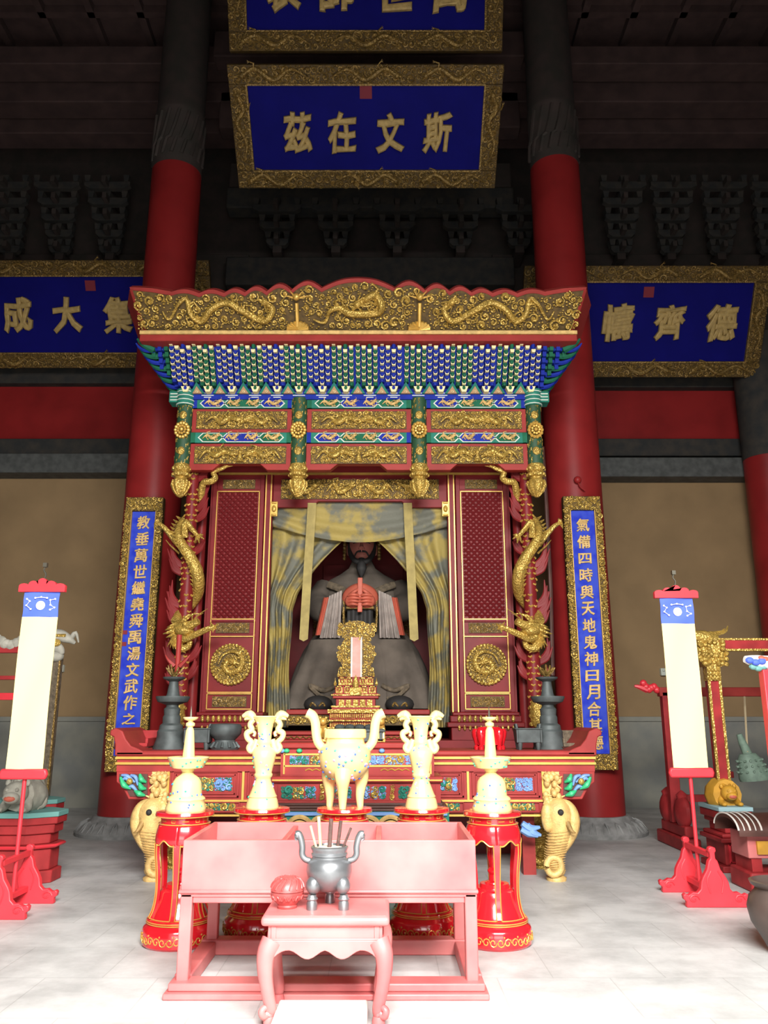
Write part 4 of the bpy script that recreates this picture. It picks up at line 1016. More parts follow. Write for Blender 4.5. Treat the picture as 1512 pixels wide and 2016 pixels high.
    for i in range(17):
        a = -pi / 2 + pi * i / 16; z = sin(a) * .3; wd = cos(a)
        jaw = .8 if z < -.1 else 1
        rr.append((z, wd * .215 * jaw, wd * .23))
    vs = []; fs = []; n = 24
    for z, a_, b_ in rr:
        for j in range(n):
            an = 2 * pi * j / n; fr = -sin(an)
            bump = .035 * max(0, fr) ** 12 * max(0, 1 - abs(z + .02) / .09) + .012 * max(0, fr) ** 3 * max(0, 1 - abs(z + .12) / .05)
            vs.append((AX + cos(an) * a_, hy + sin(an) * b_ - bump, hz + z))
    for i in range(16):
        for j in range(n): fs.append((i * n + j, i * n + (j + 1) % n, (i + 1) * n + (j + 1) % n, (i + 1) * n + j))
    m.add(vs, fs)
    m.tube([(AX, hy - .225, hz + .06), (AX, hy - .25, hz - .02), (AX, hy - .27, hz - .05)], [.02, .03, .042], 8)
    for sx in (-1, 1): m.ell((AX + sx * .215, hy, hz - .02), (.035, .05, .1), 8, 6); m.ell((AX + sx * .03, hy - .25, hz - .055), .022, 6, 5)
    m.tube(spline([(AX - .06, hy - .2, hz - .125), (AX, hy - .235, hz - .12), (AX + .06, hy - .2, hz - .125)], 4), taper(9, .012, .012, .022), 6)
    h = m.build('head', 'face_skin', t, ang=75)
    m = MB()
    for sx in (-1, 1):
        m.tube(spline([(AX + sx * .04, hy - .2, hz + .045), (AX + sx * .08, hy - .205, hz + .055), (AX + sx * .13, hy - .17, hz + .04)], 3), taper(7, .018, .01), 6)
        m.tube(spline([(AX + sx * .03, hy - .22, hz + .1), (AX + sx * .09, hy - .21, hz + .12), (AX + sx * .15, hy - .15, hz + .1)], 3), taper(7, .016, .01), 6)
        m.tube(spline([(AX + sx * .01, hy - .245, hz - .09), (AX + sx * .07, hy - .22, hz - .1), (AX + sx * .11, hy - .19, hz - .16)], 4), taper(9, .016, .012), 6)
        m.tube(spline([(AX + sx * .19, hy - .05, hz + .08), (AX + sx * .18, hy - .13, hz - .1), (AX + sx * .11, hy - .19, hz - .22), (AX + sx * .03, hy - .21, hz - .26)], 5), taper(16, .03, .05), 7)
    m.tube(spline([(AX, hy - .2, hz - .2), (AX, hy - .24, hz - .3), (AX, hy - .23, hz - .42), (AX, hy - .22, hz - .5)], 4), taper(13, .05, .01, .08), 8, .6)
    m.build('beard', 'dark_hair', h, ang=70)
    # flat-topped crown with strings of beads
    m = MB(); m.lathe([(.24, .14), (.245, .24), (.22, .36), (.1, .4)], (AX, hy, hz), 24); m.box(AX - .24, AX + .24, hy - .62, hy + .4, hz + .42, hz + .45); cr = m.build('crown', 'dark_hair', t, bevel=.01)
    m = MB()
    for i in range(12):
        x = AX - .21 + .42 * i / 11
        for kk in range(8): m.ell((x, hy - .6, hz + .4 - .035 * kk), .012, 5, 4)
    m.build('bead_string', 'old_gold', cr)
    m = MB()
    for sx in (-1, 1):
        m.tube([(AX + sx * .26, hy - .05, hz + .2), (AX + sx * .27, hy - .1, hz - .18)], .022, 6)
        for kk in range(7): m.ell((AX + sx * .27, hy - .1, hz - .18 + kk * .055), .03, 6, 5)
    m.build('side_tassel', 'old_gold', cr)
    # throne behind
    th = thing('throne', 'dark red throne with gilt carved back behind the statue', 'throne', (AX, 13.4, Z(1402, 11.25)))
    m = MB(); m.box(AX - W(85), AX + W(85), 13.36, 13.44, zf(1390), zf(1085)); m.build('backrest', 'shrine_red', th)
    m = MB()
    for sx in (-1, 1):
        a, b = sorted((AX + sx * W(84), AX + sx * W(105))); m.box(a, b, 13.3, 13.44, Z(1402, 11.25), zf(1140)); m.build('side_post', 'shrine_red', th, bevel=.01); m = MB()
        Pp = plane((0, 13.3, 0)); scrolls(m, Pp, a, b, zf(1300), zf(1140), .035, .06, 5, fat=.26); m.build('post_carving', 'old_gold', th); m = MB()
statue()

# ================================================================== SPIRIT TABLET
def tablet():
    Y = 10.35
    zf = lambda p: Z(p, Y); H = lambda q, p: q / FPX * Y / ray(p)[0]
    t = thing('spirit_tablet', 'ornate gilt tablet with a pale red centre on a stepped gold and red base', 'spirit tablet', (AX, Y, zf(1438)))
    def blk(mb, half, p0, p1, dep): mb.box(AX - H(half, p0), AX + H(half, p0), Y - dep, Y + dep, zf(p1), zf(p0))
    R = MB(); G = MB()
    for half, p0, p1, dep in ((54, 1434, 1438, .3), (50, 1424, 1434, .27), (45, 1417, 1424, .24), (50, 1404, 1417, .27), (46, 1392, 1398, .24), (38, 1376, 1392, .2), (44, 1366, 1376, .23), (40, 1352, 1366, .2), (34, 1334, 1352, .15)): blk(R, half, p0, p1, dep)
    b = R.build('tablet_base', 'panel_red', t, bevel=.006)
    for half, p0, p1, dep in ((53, 1397, 1404, .3), (47, 1368, 1370.5, .245), (47, 1390, 1393, .25), (50, 1417, 1420, .285), (54, 1431, 1434, .31)): blk(G, half, p0, p1, dep)
    for i in range(24):
        for p, dep, hf in ((1410, .27, 49), (1428, .27, 49)):
            x = AX + H(hf, p) * (2 * (i + .5) / 24 - 1); G.ell((x, Y - dep - .005, zf(p)), (.011, .014, .035), 6, 4)
    for i in range(5):
        x = AX + H(34, 1380) * (2 * (i + .5) / 5 - 1); G.cbox((x, Y - .205, zf(1384)), (.062, .03, .07))
    for row, (p, hf, dep) in enumerate(((1359, 40, .2), (1342, 34, .15))):
        for i in (0, 1, 3, 4):
            x = AX + H(hf, p) * (2 * (i + .5) / 5 - 1)
            G.cbox((x, Y - dep - .005, zf(p) - .035), (.08, .02, .025))
            for a, c in (((x - .033, zf(p)), (.014, .085)), ((x + .033, zf(p)), (.014, .085)), ((x, zf(p) + .036), (.08, .014))): G.cbox((a[0], Y - dep - .006, a[1]), (c[0], .022, c[1]))
            G.ell((x, Y - dep, zf(p)), (.02, .02, .025), 6, 5)
        for sx in (-1, 1): G.lathe([(.012, 0), (.02, .02), (.006, .06), (0, .1)], (AX + sx * H(hf, p), Y - dep, zf(p) + .05), 8)
    G.cbox((AX, Y - .24, zf(1362)), (.13, .05, .09)); G.lathe([(.035, 0), (.04, .05), (.02, .12), (0, .16)], (AX, Y - .24, zf(1356)), 10)
    G.build('base_gilding', 'gold', b)
    # pierced gilt frame with ears
    zz = lambda p: zf(p)
    pts = [(14, 1334), (30, 1331), (32, 1318), (27, 1311), (34, 1300), (37, 1288), (34, 1275), (26, 1264), (24, 1256), (34, 1250), (37, 1240), (34, 1229), (26, 1231), (18, 1227), (10, 1223), (0, 1222)]
    out = [(AX + H(q, p), zz(p)) for q, p in pts]; out = out + [(2 * AX - x, z) for x, z in reversed(out[:-1])]
    m = MB(); m.xz(out, Y - .03, Y + .03); f = m.build('tablet_frame', 'gold_ground', t)
    def inside(u, v):
        c = False
        for (x1, y1), (x2, y2) in zip(out, out[1:] + out[:1]):
            if (y1 > v) != (y2 > v) and u < (x2 - x1) * (v - y1) / (y2 - y1) + x1: c = not c
        return c and not (abs(u - AX) < .085 and v < zz(1256))
    m = MB(); scrolls(m, plane((0, Y - .03, 0)), AX - .3, AX + .3, zz(1334), zz(1222), .022, .042, 3, inside, 1.6, fat=.28); m.build('frame_carving', 'gold', f)
    m = MB(); m.box(AX - H(10, 1300), AX + H(10, 1300), Y - .05, Y - .02, zz(1336), zz(1255)); m.build('tablet_face', 'tablet_face', t, bevel=.008)
    m = MB()
    for sx in (-1, 1): m.box(AX + sx * H(9.5, 1300) - .01, AX + sx * H(9.5, 1300) + .01, Y - .054, Y - .045, zz(1336), zz(1255))
    m.build('tablet_edge', 'pale_block', t)
tablet()

# ================================================================== ALTARS
def painted_relief(mb_list, P, u0, u1, v0, v1, seed, r=(.028, .05)):
    """blue, green and gold carved foliage"""
    rnd = random.Random(seed)
    for i, mb in enumerate(mb_list):
        pass
    n = max(3, int((u1 - u0) / .2))
    for k in range(n):
        a, b = lerp(u0, u1, k / n), lerp(u0, u1, (k + 1) / n)
        mid = abs((k + .5) / n - .5) < .22
        scrolls(mb_list[2 if mid else rnd.choice((0, 1))], P, a, b, v0, v1, r[0], r[1], seed + k, fat=.32, dens=1.4)
        scrolls(mb_list[rnd.choice((0, 1))], P, a, b, v0, v1, r[0] * .7, r[0], seed + 40 + k, fat=.3, dens=.5)

def put(S, par):
    for mb, nm, mt in zip(S, ('blue_carving', 'green_carving', 'gold_carving'), ('cloud_blue', 'teal', 'gold')): mb.build(nm, mt, par)

def altar():
    Y = 8.95; zf = lambda p: Z(p, Y); Hx = lambda px, p: AX + (px - 700) / FPX * Y / ray(p)[0]
    t = thing('altar_table', 'long red altar table with upturned ends and gilt elephant head legs', 'altar table', (AX, 9.4, 0))
    zt, zu = zf(1478), zf(1500); xa, xb = Hx(226, 1490), Hx(1174, 1490); YB = 9.85
    m = MB(); m.box(xa, xb, Y, YB, zt - .055, zt); top = m.build('tabletop', 'altar_red', t, bevel=.02)
    m = MB(); m.box(xa + .02, xb - .02, Y + .02, YB - .02, zf(1519), zt - .05); m.build('apron_rail', 'altar_red', t)
    m = MB()
    for p in (1492, 1503): m.box(xa + .01, xb - .01, Y - .004, Y + .03, zf(p) - .012, zf(p) + .012)
    m.build('gold_line', 'bright_gold', t)
    for mir in (False, True):
        m = MB(mir); x = 2 * AX - xb if mir else xa
        x = xa
        prof = [(x + .3, zt - .01), (x + .24, zt + .02), (x + .16, zt + .05), (x + .1, zt + .12), (x + .06, zt + .2), (x - .02, zt + .235), (x - .07, zt + .21), (x - .075, zt + .16), (x - .03, zt + .14), (x - .01, zt + .06), (x - .005, zt - .05), (x + .3, zt - .05)]
        m.xz(prof, Y, YB); m.build('upturned_end', 'altar_red', t, bevel=.012)
        # hanging bracket with pierced blue and green scrolls
        B = MB(mir); q = lambda px, p: (Hx(px, p), zf(p))
        B.xz([q(228, 1519), q(228, 1540), q(238, 1548), q(246, 1562), q(252, 1574), q(298, 1575), q(298, 1519)], Y + .02, Y + .1)
        br = B.build('corner_bracket', 'altar_red', t, bevel=.008)
        m = MB(mir); m.xz([q(234, 1524), q(234, 1538), q(246, 1548), q(256, 1568), q(290, 1569), q(290, 1524)], Y + .008, Y + .03); m.build('bracket_ground', 'dark_wood', br)
        Gm = MB(mir); Bm = MB(mir); Om = MB(mir); Pp = plane((0, Y, 0))
        for c, e, f in (((238, 1530), (246, 1545), (258, 1553)), ((276, 1524), (280, 1534), (288, 1540)), ((266, 1556), (276, 1562), (286, 1566)), ((275, 1540), (280, 1550), (288, 1553))):
            Gm.tube(spline([(q(*c)[0], Y - .01, q(*c)[1]), (q(*e)[0], Y - .03, q(*e)[1]), (q(*f)[0], Y - .005, q(*f)[1])], 5), taper(11, .012, .01, .03), 7)
        for c, e, f in (((240, 1526), (252, 1528), (266, 1540)), ((252, 1550), (262, 1548), (272, 1560)), ((258, 1526), (268, 1530), (272, 1546)), ((240, 1536), (250, 1532), (254, 1544))):
            Bm.tube(spline([(q(*c)[0], Y - .005, q(*c)[1]), (q(*e)[0], Y - .02, q(*e)[1]), (q(*f)[0], Y - .005, q(*f)[1])], 5), taper(11, .012, .01, .02), 7)
        o = q(257, 1538); Om.ell((o[0], Y - .03, o[1]), (.035, .03, .035), 10, 8)
        Gm.build('green_scroll', 'leaf_green', br); Bm.build('blue_scroll', 'cloud_blue', br); Om.build('gold_pearl', 'gold', br)
        # leg: dragon carved block, elephant head and trunk
        for yy, nm in ((Y + .05, 'front'), (YB - .12, 'back')):
            m = MB(mir); q3 = lambda px, p, d=0: Vector((Hx(px, p), yy + d, zf(p)))
            top_ = q3(312, 1520)
            m.box(top_.x - .1, top_.x + .1, yy - .02, yy + .1, zf(1590), zf(1519))
            rnd = random.Random(5)
            for i in range(30): 
                a = q3(rnd.uniform(300, 326), rnd.uniform(1522, 1590), rnd.uniform(-.07, -.02)); m.ell(a, (.035, .04, .04), 6, 5)
                if i % 2: m.tube([a, a + Vector((rnd.uniform(-.07, .07), -.04, rnd.uniform(-.06, .06)))], [.022, .006], 5)
            # head and ear
            m.ell(q3(300, 1602, -.04), (.15, .13, .16), 16, 10); m.ell(q3(322, 1608, -.08), (.07, .06, .15), 12, 8)
            m.tube(spline([q3(306, 1580, -.05), q3(284, 1586, -.05), q3(273, 1604, -.05), q3(272, 1630, -.05), q3(281, 1655, -.04), q3(293, 1675, -.03)], 5), taper(26, .05, .05, .075), 9)
            trunk = spline([q3(302, 1600, -.02), q3(296, 1630, -.03), q3(300, 1660, -.02), q3(304, 1685, 0), q3(303, 1708, .0), q3(300, 1720, .0)], 5)
            m.tube(trunk, taper(len(trunk), .15, .07, .1), 14)
            for i in range(6, len(trunk) - 2): m.tube([trunk[i] + Vector((cos(pi + pi * k / 6) * lerp(.145, .085, i / len(trunk)) * 1.02, sin(pi + pi * k / 6) * lerp(.145, .085, i / len(trunk)) * 1.02, .01 * sin(k))) for k in range(7)], .004, 4)
            c = q3(309, 1704, -.03)
            m.tube([c + Vector((cos(a_) * .075, -.05, sin(a_) * .085)) for a_ in [i * .5 for i in range(13)]], .035, 7)
            m.lathe([(.1, 0), (.105, .03), (.07, .05), (.09, .07), (.1, .1)], (c.x - .035, yy, 0), 14)
            for sx_ in (-1, 1): m.tube(spline([q3(286, 1618, -.14), q3(280, 1632, -.2), q3(272, 1636, -.2)], 3), taper(7, .03, .006), 6)
            l = m.build('elephant_leg', 'pale_gold' if nm == 'front' else 'gold', t, ang=70)
            if nm == 'front':
                m = MB(mir); m.ell(q3(300, 1597, -.165), .032, 8, 6); m.build('eye', 'dark_hair', l)
    # apron panels, with gold fillets and painted carving
    xs = [(332, 474), (482, 560), (850, 918), (926, 1068)]
    Y2 = Y + .05
    m = MB(); m.box(Hx(326, 1540), Hx(1074, 1540), Y2, Y2 + .06, zf(1602), zf(1519)); ap0 = m.build('apron_board', 'altar_red', t)
    Gd = MB()
    def frame(mb, x0, x1, z0, z1, s, y, d=.02):
        for a in ((x0, x1, z0, z0 + s), (x0, x1, z1 - s, z1), (x0, x0 + s, z0, z1), (x1 - s, x1, z0, z1)): mb.box(a[0], a[1], y - d, y, a[2], a[3])
    for i, (a, b) in enumerate(xs):
        Fm = MB(); L = [MB(), MB(), MB()]; xp0, xp1 = Hx(a - 3, 1540), Hx(b + 3, 1540); m = MB(); m.box(xp0, xp1, Y2 - .002, Y2 + .03, zf(1602), zf(1512)); ap = m.build('apron_panel', 'altar_red', t)
        x0, x1 = Hx(a, 1540), Hx(b, 1540); z0, z1 = zf(1575), zf(1513)
        frame(Fm, x0 + .02, x1 - .02, z0 + .02, z1 - .02, .025, Y2); frame(Fm, x0 + .06, x1 - .06, z0 + .05, z1 - .06, .02, Y2 + .005)
        painted_relief(L, plane((0, Y2 - .002, 0)), x0 + .09, x1 - .09, z0 + .08, z1 - .09, 50 + i * 7)
        x0b, x1b = Hx(a + 10, 1588), Hx(b - 2, 1588)
        frame(Fm, x0b, x1b, zf(1600), zf(1579), .015, Y2)
        scrolls(L[2], plane((0, Y2 - .002, 0)), x0b + .05, x1b - .05, zf(1598), zf(1581), .025, .045, 90 + i, fat=.32); scrolls(L[1], plane((0, Y2 - .002, 0)), x0b + .05, x1b - .05, zf(1598), zf(1581), .015, .025, 95 + i, fat=.32)
        Fm.build('panel_moulding', 'altar_red', ap, bevel=.005)
        for mb, nm, mt in zip(L, ('blue_carving', 'green_carving', 'gold_carving'), ('cloud_blue', 'teal', 'gold')): mb.build(nm, mt, ap)
    for p in (1577, 1606): Gd.box(Hx(326, p), Hx(1074, p), Y2 - .026, Y2, zf(p) - .01, zf(p) + .01)
    for px in (330, 478, 922, 1070): Gd.box(Hx(px, 1540) - .012, Hx(px, 1540) + .012, Y2 - .028, Y2, zf(1577), zf(1514))
    Gd.build('panel_gold_line', 'bright_gold', ap0)
    m = MB(); q = lambda px, p, d=0: Vector((Hx(px, p), Y + .06 + d, zf(p)))
    for sgn in (1, -1):
        for a in ([(1030, 1622), (1046, 1632), (1066, 1630)], [(1028, 1634), (1044, 1642), (1062, 1648)], [(1040, 1624), (1052, 1640), (1068, 1646)]):
            m.tube(spline([q(x if sgn > 0 else 1400 - x, p, -.01) for x, p in a], 4), taper(9, .03, .015, .04), 6)
    m.build('lower_cloud', 'cloud_blue', t)
    for a in (1040, 334): m = MB(); m.box(Hx(a, 1650), Hx(a + 26, 1650), Y + .35, Y + .5, 0, zf(1600)); m.build('inner_leg', 'altar_red', t)
    t.location.x += .046
altar()

def offering_table():
    Y = 8.3; zf = lambda p: Z(p, Y); Hx = lambda px, p: AX + (px - 704) / FPX * Y / ray(p)[0]
    t = thing('offering_table', 'smaller stepped red table with painted panels before the long altar', 'altar table', (AX, 8.55, 0))
    YB = 8.86
    m = MB(); zt = zf(1462)
    m.box(Hx(548, 1470), Hx(860, 1470), Y - .03, YB, zf(1474), zt); m.build('tabletop', 'panel_red', t, bevel=.015)
    m = MB(); m.box(Hx(553, 1500), Hx(855, 1500), Y, YB, zf(1528), zf(1473)); up = m.build('upper_body', 'altar_red', t)
    m = MB(); m.box(Hx(536, 1532), Hx(872, 1532), Y - .07, YB, zf(1540), zf(1528)); m.build('middle_ledge', 'altar_red', t, bevel=.012)
    m = MB(); m.box(Hx(540, 1560), Hx(868, 1560), Y - .03, YB, zf(1580), zf(1539)); lo = m.build('lower_body', 'altar_red', t)
    m = MB()
    for i, (p, w) in enumerate(((1580, 4), (1585, 10), (1590, 16))): m.box(Hx(540 - w, p), Hx(868 + w, p), Y - .03 - w * .005, YB, zf(p + 5), zf(p)); 
    m.build('base_moulding', 'dark_wood', t, bevel=.006)
    m = MB(); m.box(Hx(524, 1610), Hx(884, 1610), Y - .1, YB, 0, zf(1594)); ft = m.build('plinth', 'teal', t)
    P1 = plane((0, Y - .1, 0)); A, B, C = MB(), MB(), MB()
    z1, z0 = zf(1596), zf(1640); xl, xr = Hx(528, 1610), Hx(880, 1610)
    for k in range(8):
        u = lerp(xl, xr, (k + .5) / 8); w = (xr - xl) / 16
        for s in (1, .7): C.tube(spline([P1(u - w * s, z0 + .02, .01), P1(u - w * .8 * s, z0 + (z1 - z0) * .6 * s, .03), P1(u, z0 + (z1 - z0) * .8 * s, .05), P1(u + w * .8 * s, z0 + (z1 - z0) * .6 * s, .03), P1(u + w * s, z0 + .02, .01)], 4), .022, 6)
        A.ell(P1(u, z0 + .05, .01), (.06, .02, .05), 8, 6); B.tube([P1(u - w, z1 - .02, .01), P1(u + w, z1 - .02, .01)], .02, 6)
    C.build('gold_lotus', 'pale_gold', ft); A.build('green_leaf', 'leaf_green', ft); B.build('blue_band', 'cloud_blue', ft)
    G = MB()
    for a, b in ((560, 700), (708, 848)):
        x0, x1 = Hx(a, 1500), Hx(b, 1500); Gu = MB(); U = [MB(), MB(), MB()]; m = MB(); m.box(x0 - .02, x1 + .02, Y - .004, Y + .02, zf(1526), zf(1481)); pp = m.build('upper_panel', 'altar_red', t)
        for q in (1485, 1508): Gu.box(x0, x1, Y - .012, Y, zf(q) - .008, zf(q) + .008)
        for x in (x0, x1): Gu.box(x - .008, x + .008, Y - .012, Y, zf(1524), zf(1483))
        painted_relief(U, plane((0, Y - .002, 0)), x0 + .05, x1 - .05, zf(1506), zf(1487), 120 + a, (.022, .045))
        for k in range(4): Gu.tube(spline([(lerp(x0, x1, .3 + .1 * k), Y - .005, zf(1517)), (lerp(x0, x1, .35 + .1 * k), Y - .012, zf(1514)), (lerp(x0, x1, .4 + .1 * k), Y - .005, zf(1517))], 3), .006, 4)
        Gu.build('gold_line', 'bright_gold', pp); put(U, pp)
    for a, b in ((548, 630), (640, 700), (708, 768), (778, 858)):
        x0, x1 = Hx(a, 1560), Hx(b, 1560); L = [MB(), MB(), MB()]; m = MB(); m.box(x0, x1, Y - .034, Y, zf(1576), zf(1543)); pp = m.build('lower_panel', 'altar_red', t, bevel=.004)
        painted_relief(L, plane((0, Y - .032, 0)), x0 + .03, x1 - .03, zf(1573), zf(1547), 150 + a, (.025, .05)); put(L, pp)
    for px in (635, 773): m = MB(); scrolls(m, plane((0, Y - .032, 0)), Hx(px - 5, 1560), Hx(px + 5, 1560), zf(1576), zf(1543), .02, .028, px, fat=.34); m.build('gilt_pilaster', 'gold', lo)
    G.box(Hx(538, 1536), Hx(870, 1536), Y - .078, Y - .06, zf(1536.5), zf(1533.5))
    G.build('ledge_gold_line', 'bright_gold', lo)
    # carved knobs under the top
    for px, mt in ((565, 'leaf_green'), (590, 'leaf_green'), (810, 'leaf_green'), (834, 'leaf_green'), (556, 'cloud_blue'), (752, 'cloud_blue'), (853, 'cloud_blue')):
        m = MB(); m.ell((Hx(px, 1477), Y - .02, zf(1478)), (.03, .025, .022), 8, 6); m.build('carved_knob', mt, up, label='green knob' if mt == 'leaf_green' else 'blue knob')
    t.location.x += .085
    # inner altar behind, in front of the statue
    Yi = 10.0; zi = lambda p: Z(p, Yi)
    t2 = thing('inner_altar', 'red moulded altar ledge under the gilt tablet, inside the shrine front', 'altar table', (AX, 10.3, 0))
    hwid = (690 - 540) / FPX * Yi
    m = MB()
    for p0, p1, o in ((1440, 1447, .04), (1447, 1456, 0), (1456, 1462, .06), (1462, 1472, 0.02)): m.box(AX - hwid - o, AX + hwid + o, Yi - o, 10.68, zi(p1), zi(p0))
    m.box(AX - hwid, AX + hwid, Yi + .02, 10.68, 0, zi(1472)); b = m.build('ledge', 'panel_red', t2, bevel=.01)
    m = MB()
    for i in range(26):
        x = lerp(AX - hwid, AX + hwid, (i + .5) / 26); m.tube([(x - .04, Yi - .008, zi(1454)), (x, Yi - .012, zi(1450)), (x + .04, Yi - .008, zi(1454))], .008, 4)
    m.build('ledge_carving', 'old_gold', b)
    # statue platform lip
    Ys = 11.2; zs = lambda p: Z(p, Ys)
    m = MB(); m.box(AX - hw(566, 1400, Ys), AX + hw(566, 1400, Ys), Ys - .12, Ys + .1, zs(1407), zs(1397)); m.build('statue_ledge', 'panel_red', SH, bevel=.012)
    m = MB(); m.box(AX - hw(566, 1400, Ys), AX + hw(566, 1400, Ys), Ys - .08, Ys + .1, zs(1428), zs(1407)); gl = m.build('statue_ledge_panel', 'gold_ground', SH)
    m = MB(); scrolls(m, plane((0, Ys - .08, 0)), AX - hw(566, 1400, Ys), AX + hw(566, 1400, Ys), zs(1426), zs(1409), .03, .06, 8, fat=.28); m.build('ledge_carving', 'gold', gl)
offering_table()
# ================================================================== ON THE ALTAR
ZALT = Z(1478, 8.95)
def altar_items():
    Y = 9.45; zf = lambda p: Z(p, Y); k = Y / FPX / 1.03
    rim = lambda p: max(0, zf(p) - ZALT)
    # grey pagoda shaped pewter candle holders
    prof = [(33, 1478), (33, 1473), (27, 1455), (26, 1448), (26, 1440), (23, 1436), (22, 1428), (17, 1424), (17, 1412), (15, 1408), (16, 1396), (12, 1392), (12, 1388), (29, 1382), (33, 1374), (33, 1371), (14, 1371), (12, 1366), (9, 1346), (9, 1342), (20, 1337), (22, 1334), (21, 1333), (4, 1333), (0, 1332)]
    def pagoda(px, label):
        x = X(px, 1478, Y); t = thing('candle_holder', label, 'candle holder', (x, Y, ZALT), 'grey tiered candle holders')
        m = MB(); m.lathe([(r * k, max(0, zf(p) - ZALT)) for r, p in prof], (x, Y, ZALT), 28); m.build('tiered_stand', 'pewter', t, ang=30)
        m = MB(); z = zf(1332)
        for i in range(7):
            a = i * .9; m.tube(spline([(x, Y, z), (x + cos(a) * .06, Y + sin(a) * .06, z + .05), (x + cos(a) * .1, Y + sin(a) * .1, z + .1 + .03 * (i % 2))], 3), taper(7, .022, .008), 5)
        m.build('leaf_crown', 'old_gold', t)
        return t
    a = pagoda(334, 'grey tiered candle holder near the left end of the long altar, red candle in it')
    xa = X(334, 1478, Y)
    m = MB(); m.lathe([(.03, 0), (.03, Z(1250, Y) - Z(1326, Y))], (xa + .03, Y, zf(1326)), 14); tag(m.build('candle', 'panel_red'), 'tall red candle standing on the left grey candle holder', 'candle')
    m = MB()
    for sx in (-1, 1): m.tube(spline([(xa + .03 + sx * .03, Y - .03, zf(1312)), (xa + .03 + sx * .1, Y - .04, zf(1300)), (xa + .03 + sx * .14, Y - .03, zf(1290))], 3), taper(7, .03, .006), 5)
    tag(m.build('paper_flame', 'panel_red'), 'red pointed paper petals round the candle on the left holder', 'ornament')
    pagoda(1083, 'grey tiered candle holder near the right end of the long altar, no candle')
    # square bronze vessels
    def ding(px, label, w=.26):
        Yd = 9.3; x = X(px, 1476, Yd); z0 = ZALT; zq = lambda p: Z(p, Yd)
        t = thing('bronze_vessel', label, 'vessel', (x, Yd, z0), 'square bronze vessels')
        m = MB(); h0, h1 = zq(1462), zq(1436)
        m.frustum(x - w / 2, x + w / 2, Yd - .1, Yd + .1, h0, h1, -.015, -.01); m.box(x - w / 2 - .02, x + w / 2 + .02, Yd - .12, Yd + .12, h1, h1 + .015)
        for u in (-1, 1): m.box(x + u * (w / 2) - .012, x + u * (w / 2) + .012, Yd - .12, Yd - .1, h0, h1)
        m.build('vessel_body', 'pewter', t, bevel=.008)
        for u in (-1, 1):
            for v in (-1, 1): m = MB(); m.lathe([(.02, 0), (.028, .05), (.03, h0 - z0 + .01)], (x + u * (w / 2 - .03), Yd + v * .07, z0), 10); m.build('leg', 'pewter', t)
            m = MB(); m.tube([(x + u * (w / 2 - .01), Yd - .05, h1), (x + u * (w / 2), Yd - .05, h1 + .05), (x + u * (w / 2), Yd + .05, h1 + .05), (x + u * (w / 2 - .01), Yd + .05, h1)], .014, 6); m.build('handle', 'pewter', t)
    ding(390, 'dark square bronze vessel on four legs on the left of the altar')
    ding(1040, 'dark square bronze vessel on four legs on the right of the altar')
    Yd = 9.3; x = X(442, 1476, Yd); zq = lambda p: Z(p, Yd)
    t = thing('bronze_drum', 'round dark bronze vessel lying low beside the left square vessel', 'vessel', (x, Yd, ZALT))
    m = MB(); m.lathe([(.15, 0), (.16, .02), (.12, .06), (.11, .1), (.15, .14), (.175, .17), (.18, .24), (.16, .27), (.05, .28), (0, .28)], (x, Yd, ZALT), 28); m.build('vessel_body', 'pewter', t)
    m = MB()
    for i in range(12):
        a = 2 * pi * i / 12; m.tube([(x + cos(a) * .16, Yd + sin(a) * .16, ZALT + .02), (x + cos(a) * .12, Yd + sin(a) * .12, ZALT + .08)], [.02, .012], 5)
    m.build('foot_petal', 'pewter', t)
    # red lobed lacquer vessel
    x = X(964, 1474, Yd); t = thing('lobed_vessel', 'bright red lobed lacquer vessel on the right half of the altar', 'vessel', (x, Yd, ZALT))
    m = MB()
    for i in range(8):
        a = 2 * pi * i / 8; m.lathe([(.03, 0), (.035, .03), (.02, .05), (.03, .08), (.05, .14), (.055, .19), (.04, .22)], (x + cos(a) * .14, Yd + sin(a) * .1, ZALT), 10)
    m.build('lobe', 'bright_red', t)
    m = MB(); m.lathe([(.15, .05), (.16, .2), (.12, .24), (0, .25)], (x, Yd, ZALT), 20, 1, .7); m.build('vessel_body', 'bright_red', t)
    # low wooden trays at the two ends
    for px, s, w, lab in ((268, -1, .36, 'flat dark red wooden tray at the left end of the altar'), (1132, 1, .34, 'flat wooden tray with pale edge at the right end of the altar')):
        x = X(px, 1476, 9.5); t = thing('wooden_tray', lab, 'tray', (x, 9.5, ZALT))
        m = MB(); m.frustum(x - w / 2, x + w / 2, 9.3, 9.7, ZALT, ZALT + .03, -.02, -.02); m.build('tray_base', 'dark_wood', t)
        m = MB()
        for a in ((x - w / 2, x + w / 2, 9.69, 9.73, ZALT + .03, ZALT + .2), (x - w / 2, x + w / 2, 9.28, 9.31, ZALT + .03, ZALT + .07), (x - w / 2, x - w / 2 + .03, 9.3, 9.7, ZALT + .03, ZALT + .12), (x + w / 2 - .03, x + w / 2, 9.3, 9.7, ZALT + .03, ZALT + .12)): m.box(*a)
        m.build('tray_rim', 'old_red' if s < 0 else 'robe_trim', t, bevel=.006)
    # dark bronze tray behind the big burner on the smaller table, and two small gilt lions
    zt = Z(1462, 8.3)
    x = X(708, 1455, 8.65); t = thing('bronze_vessel', 'dark low bronze vessel behind the central gilt burner', 'vessel', (x, 8.65, zt))
    m = MB(); m.box(x - .25, x + .25, 8.5, 8.8, zt, zt + .1); m.frustum(x - .27, x + .27, 8.48, 8.82, zt + .1, zt + .13, .02, .02); m.build('vessel_body', 'pewter', t, bevel=.01)
    m = MB()
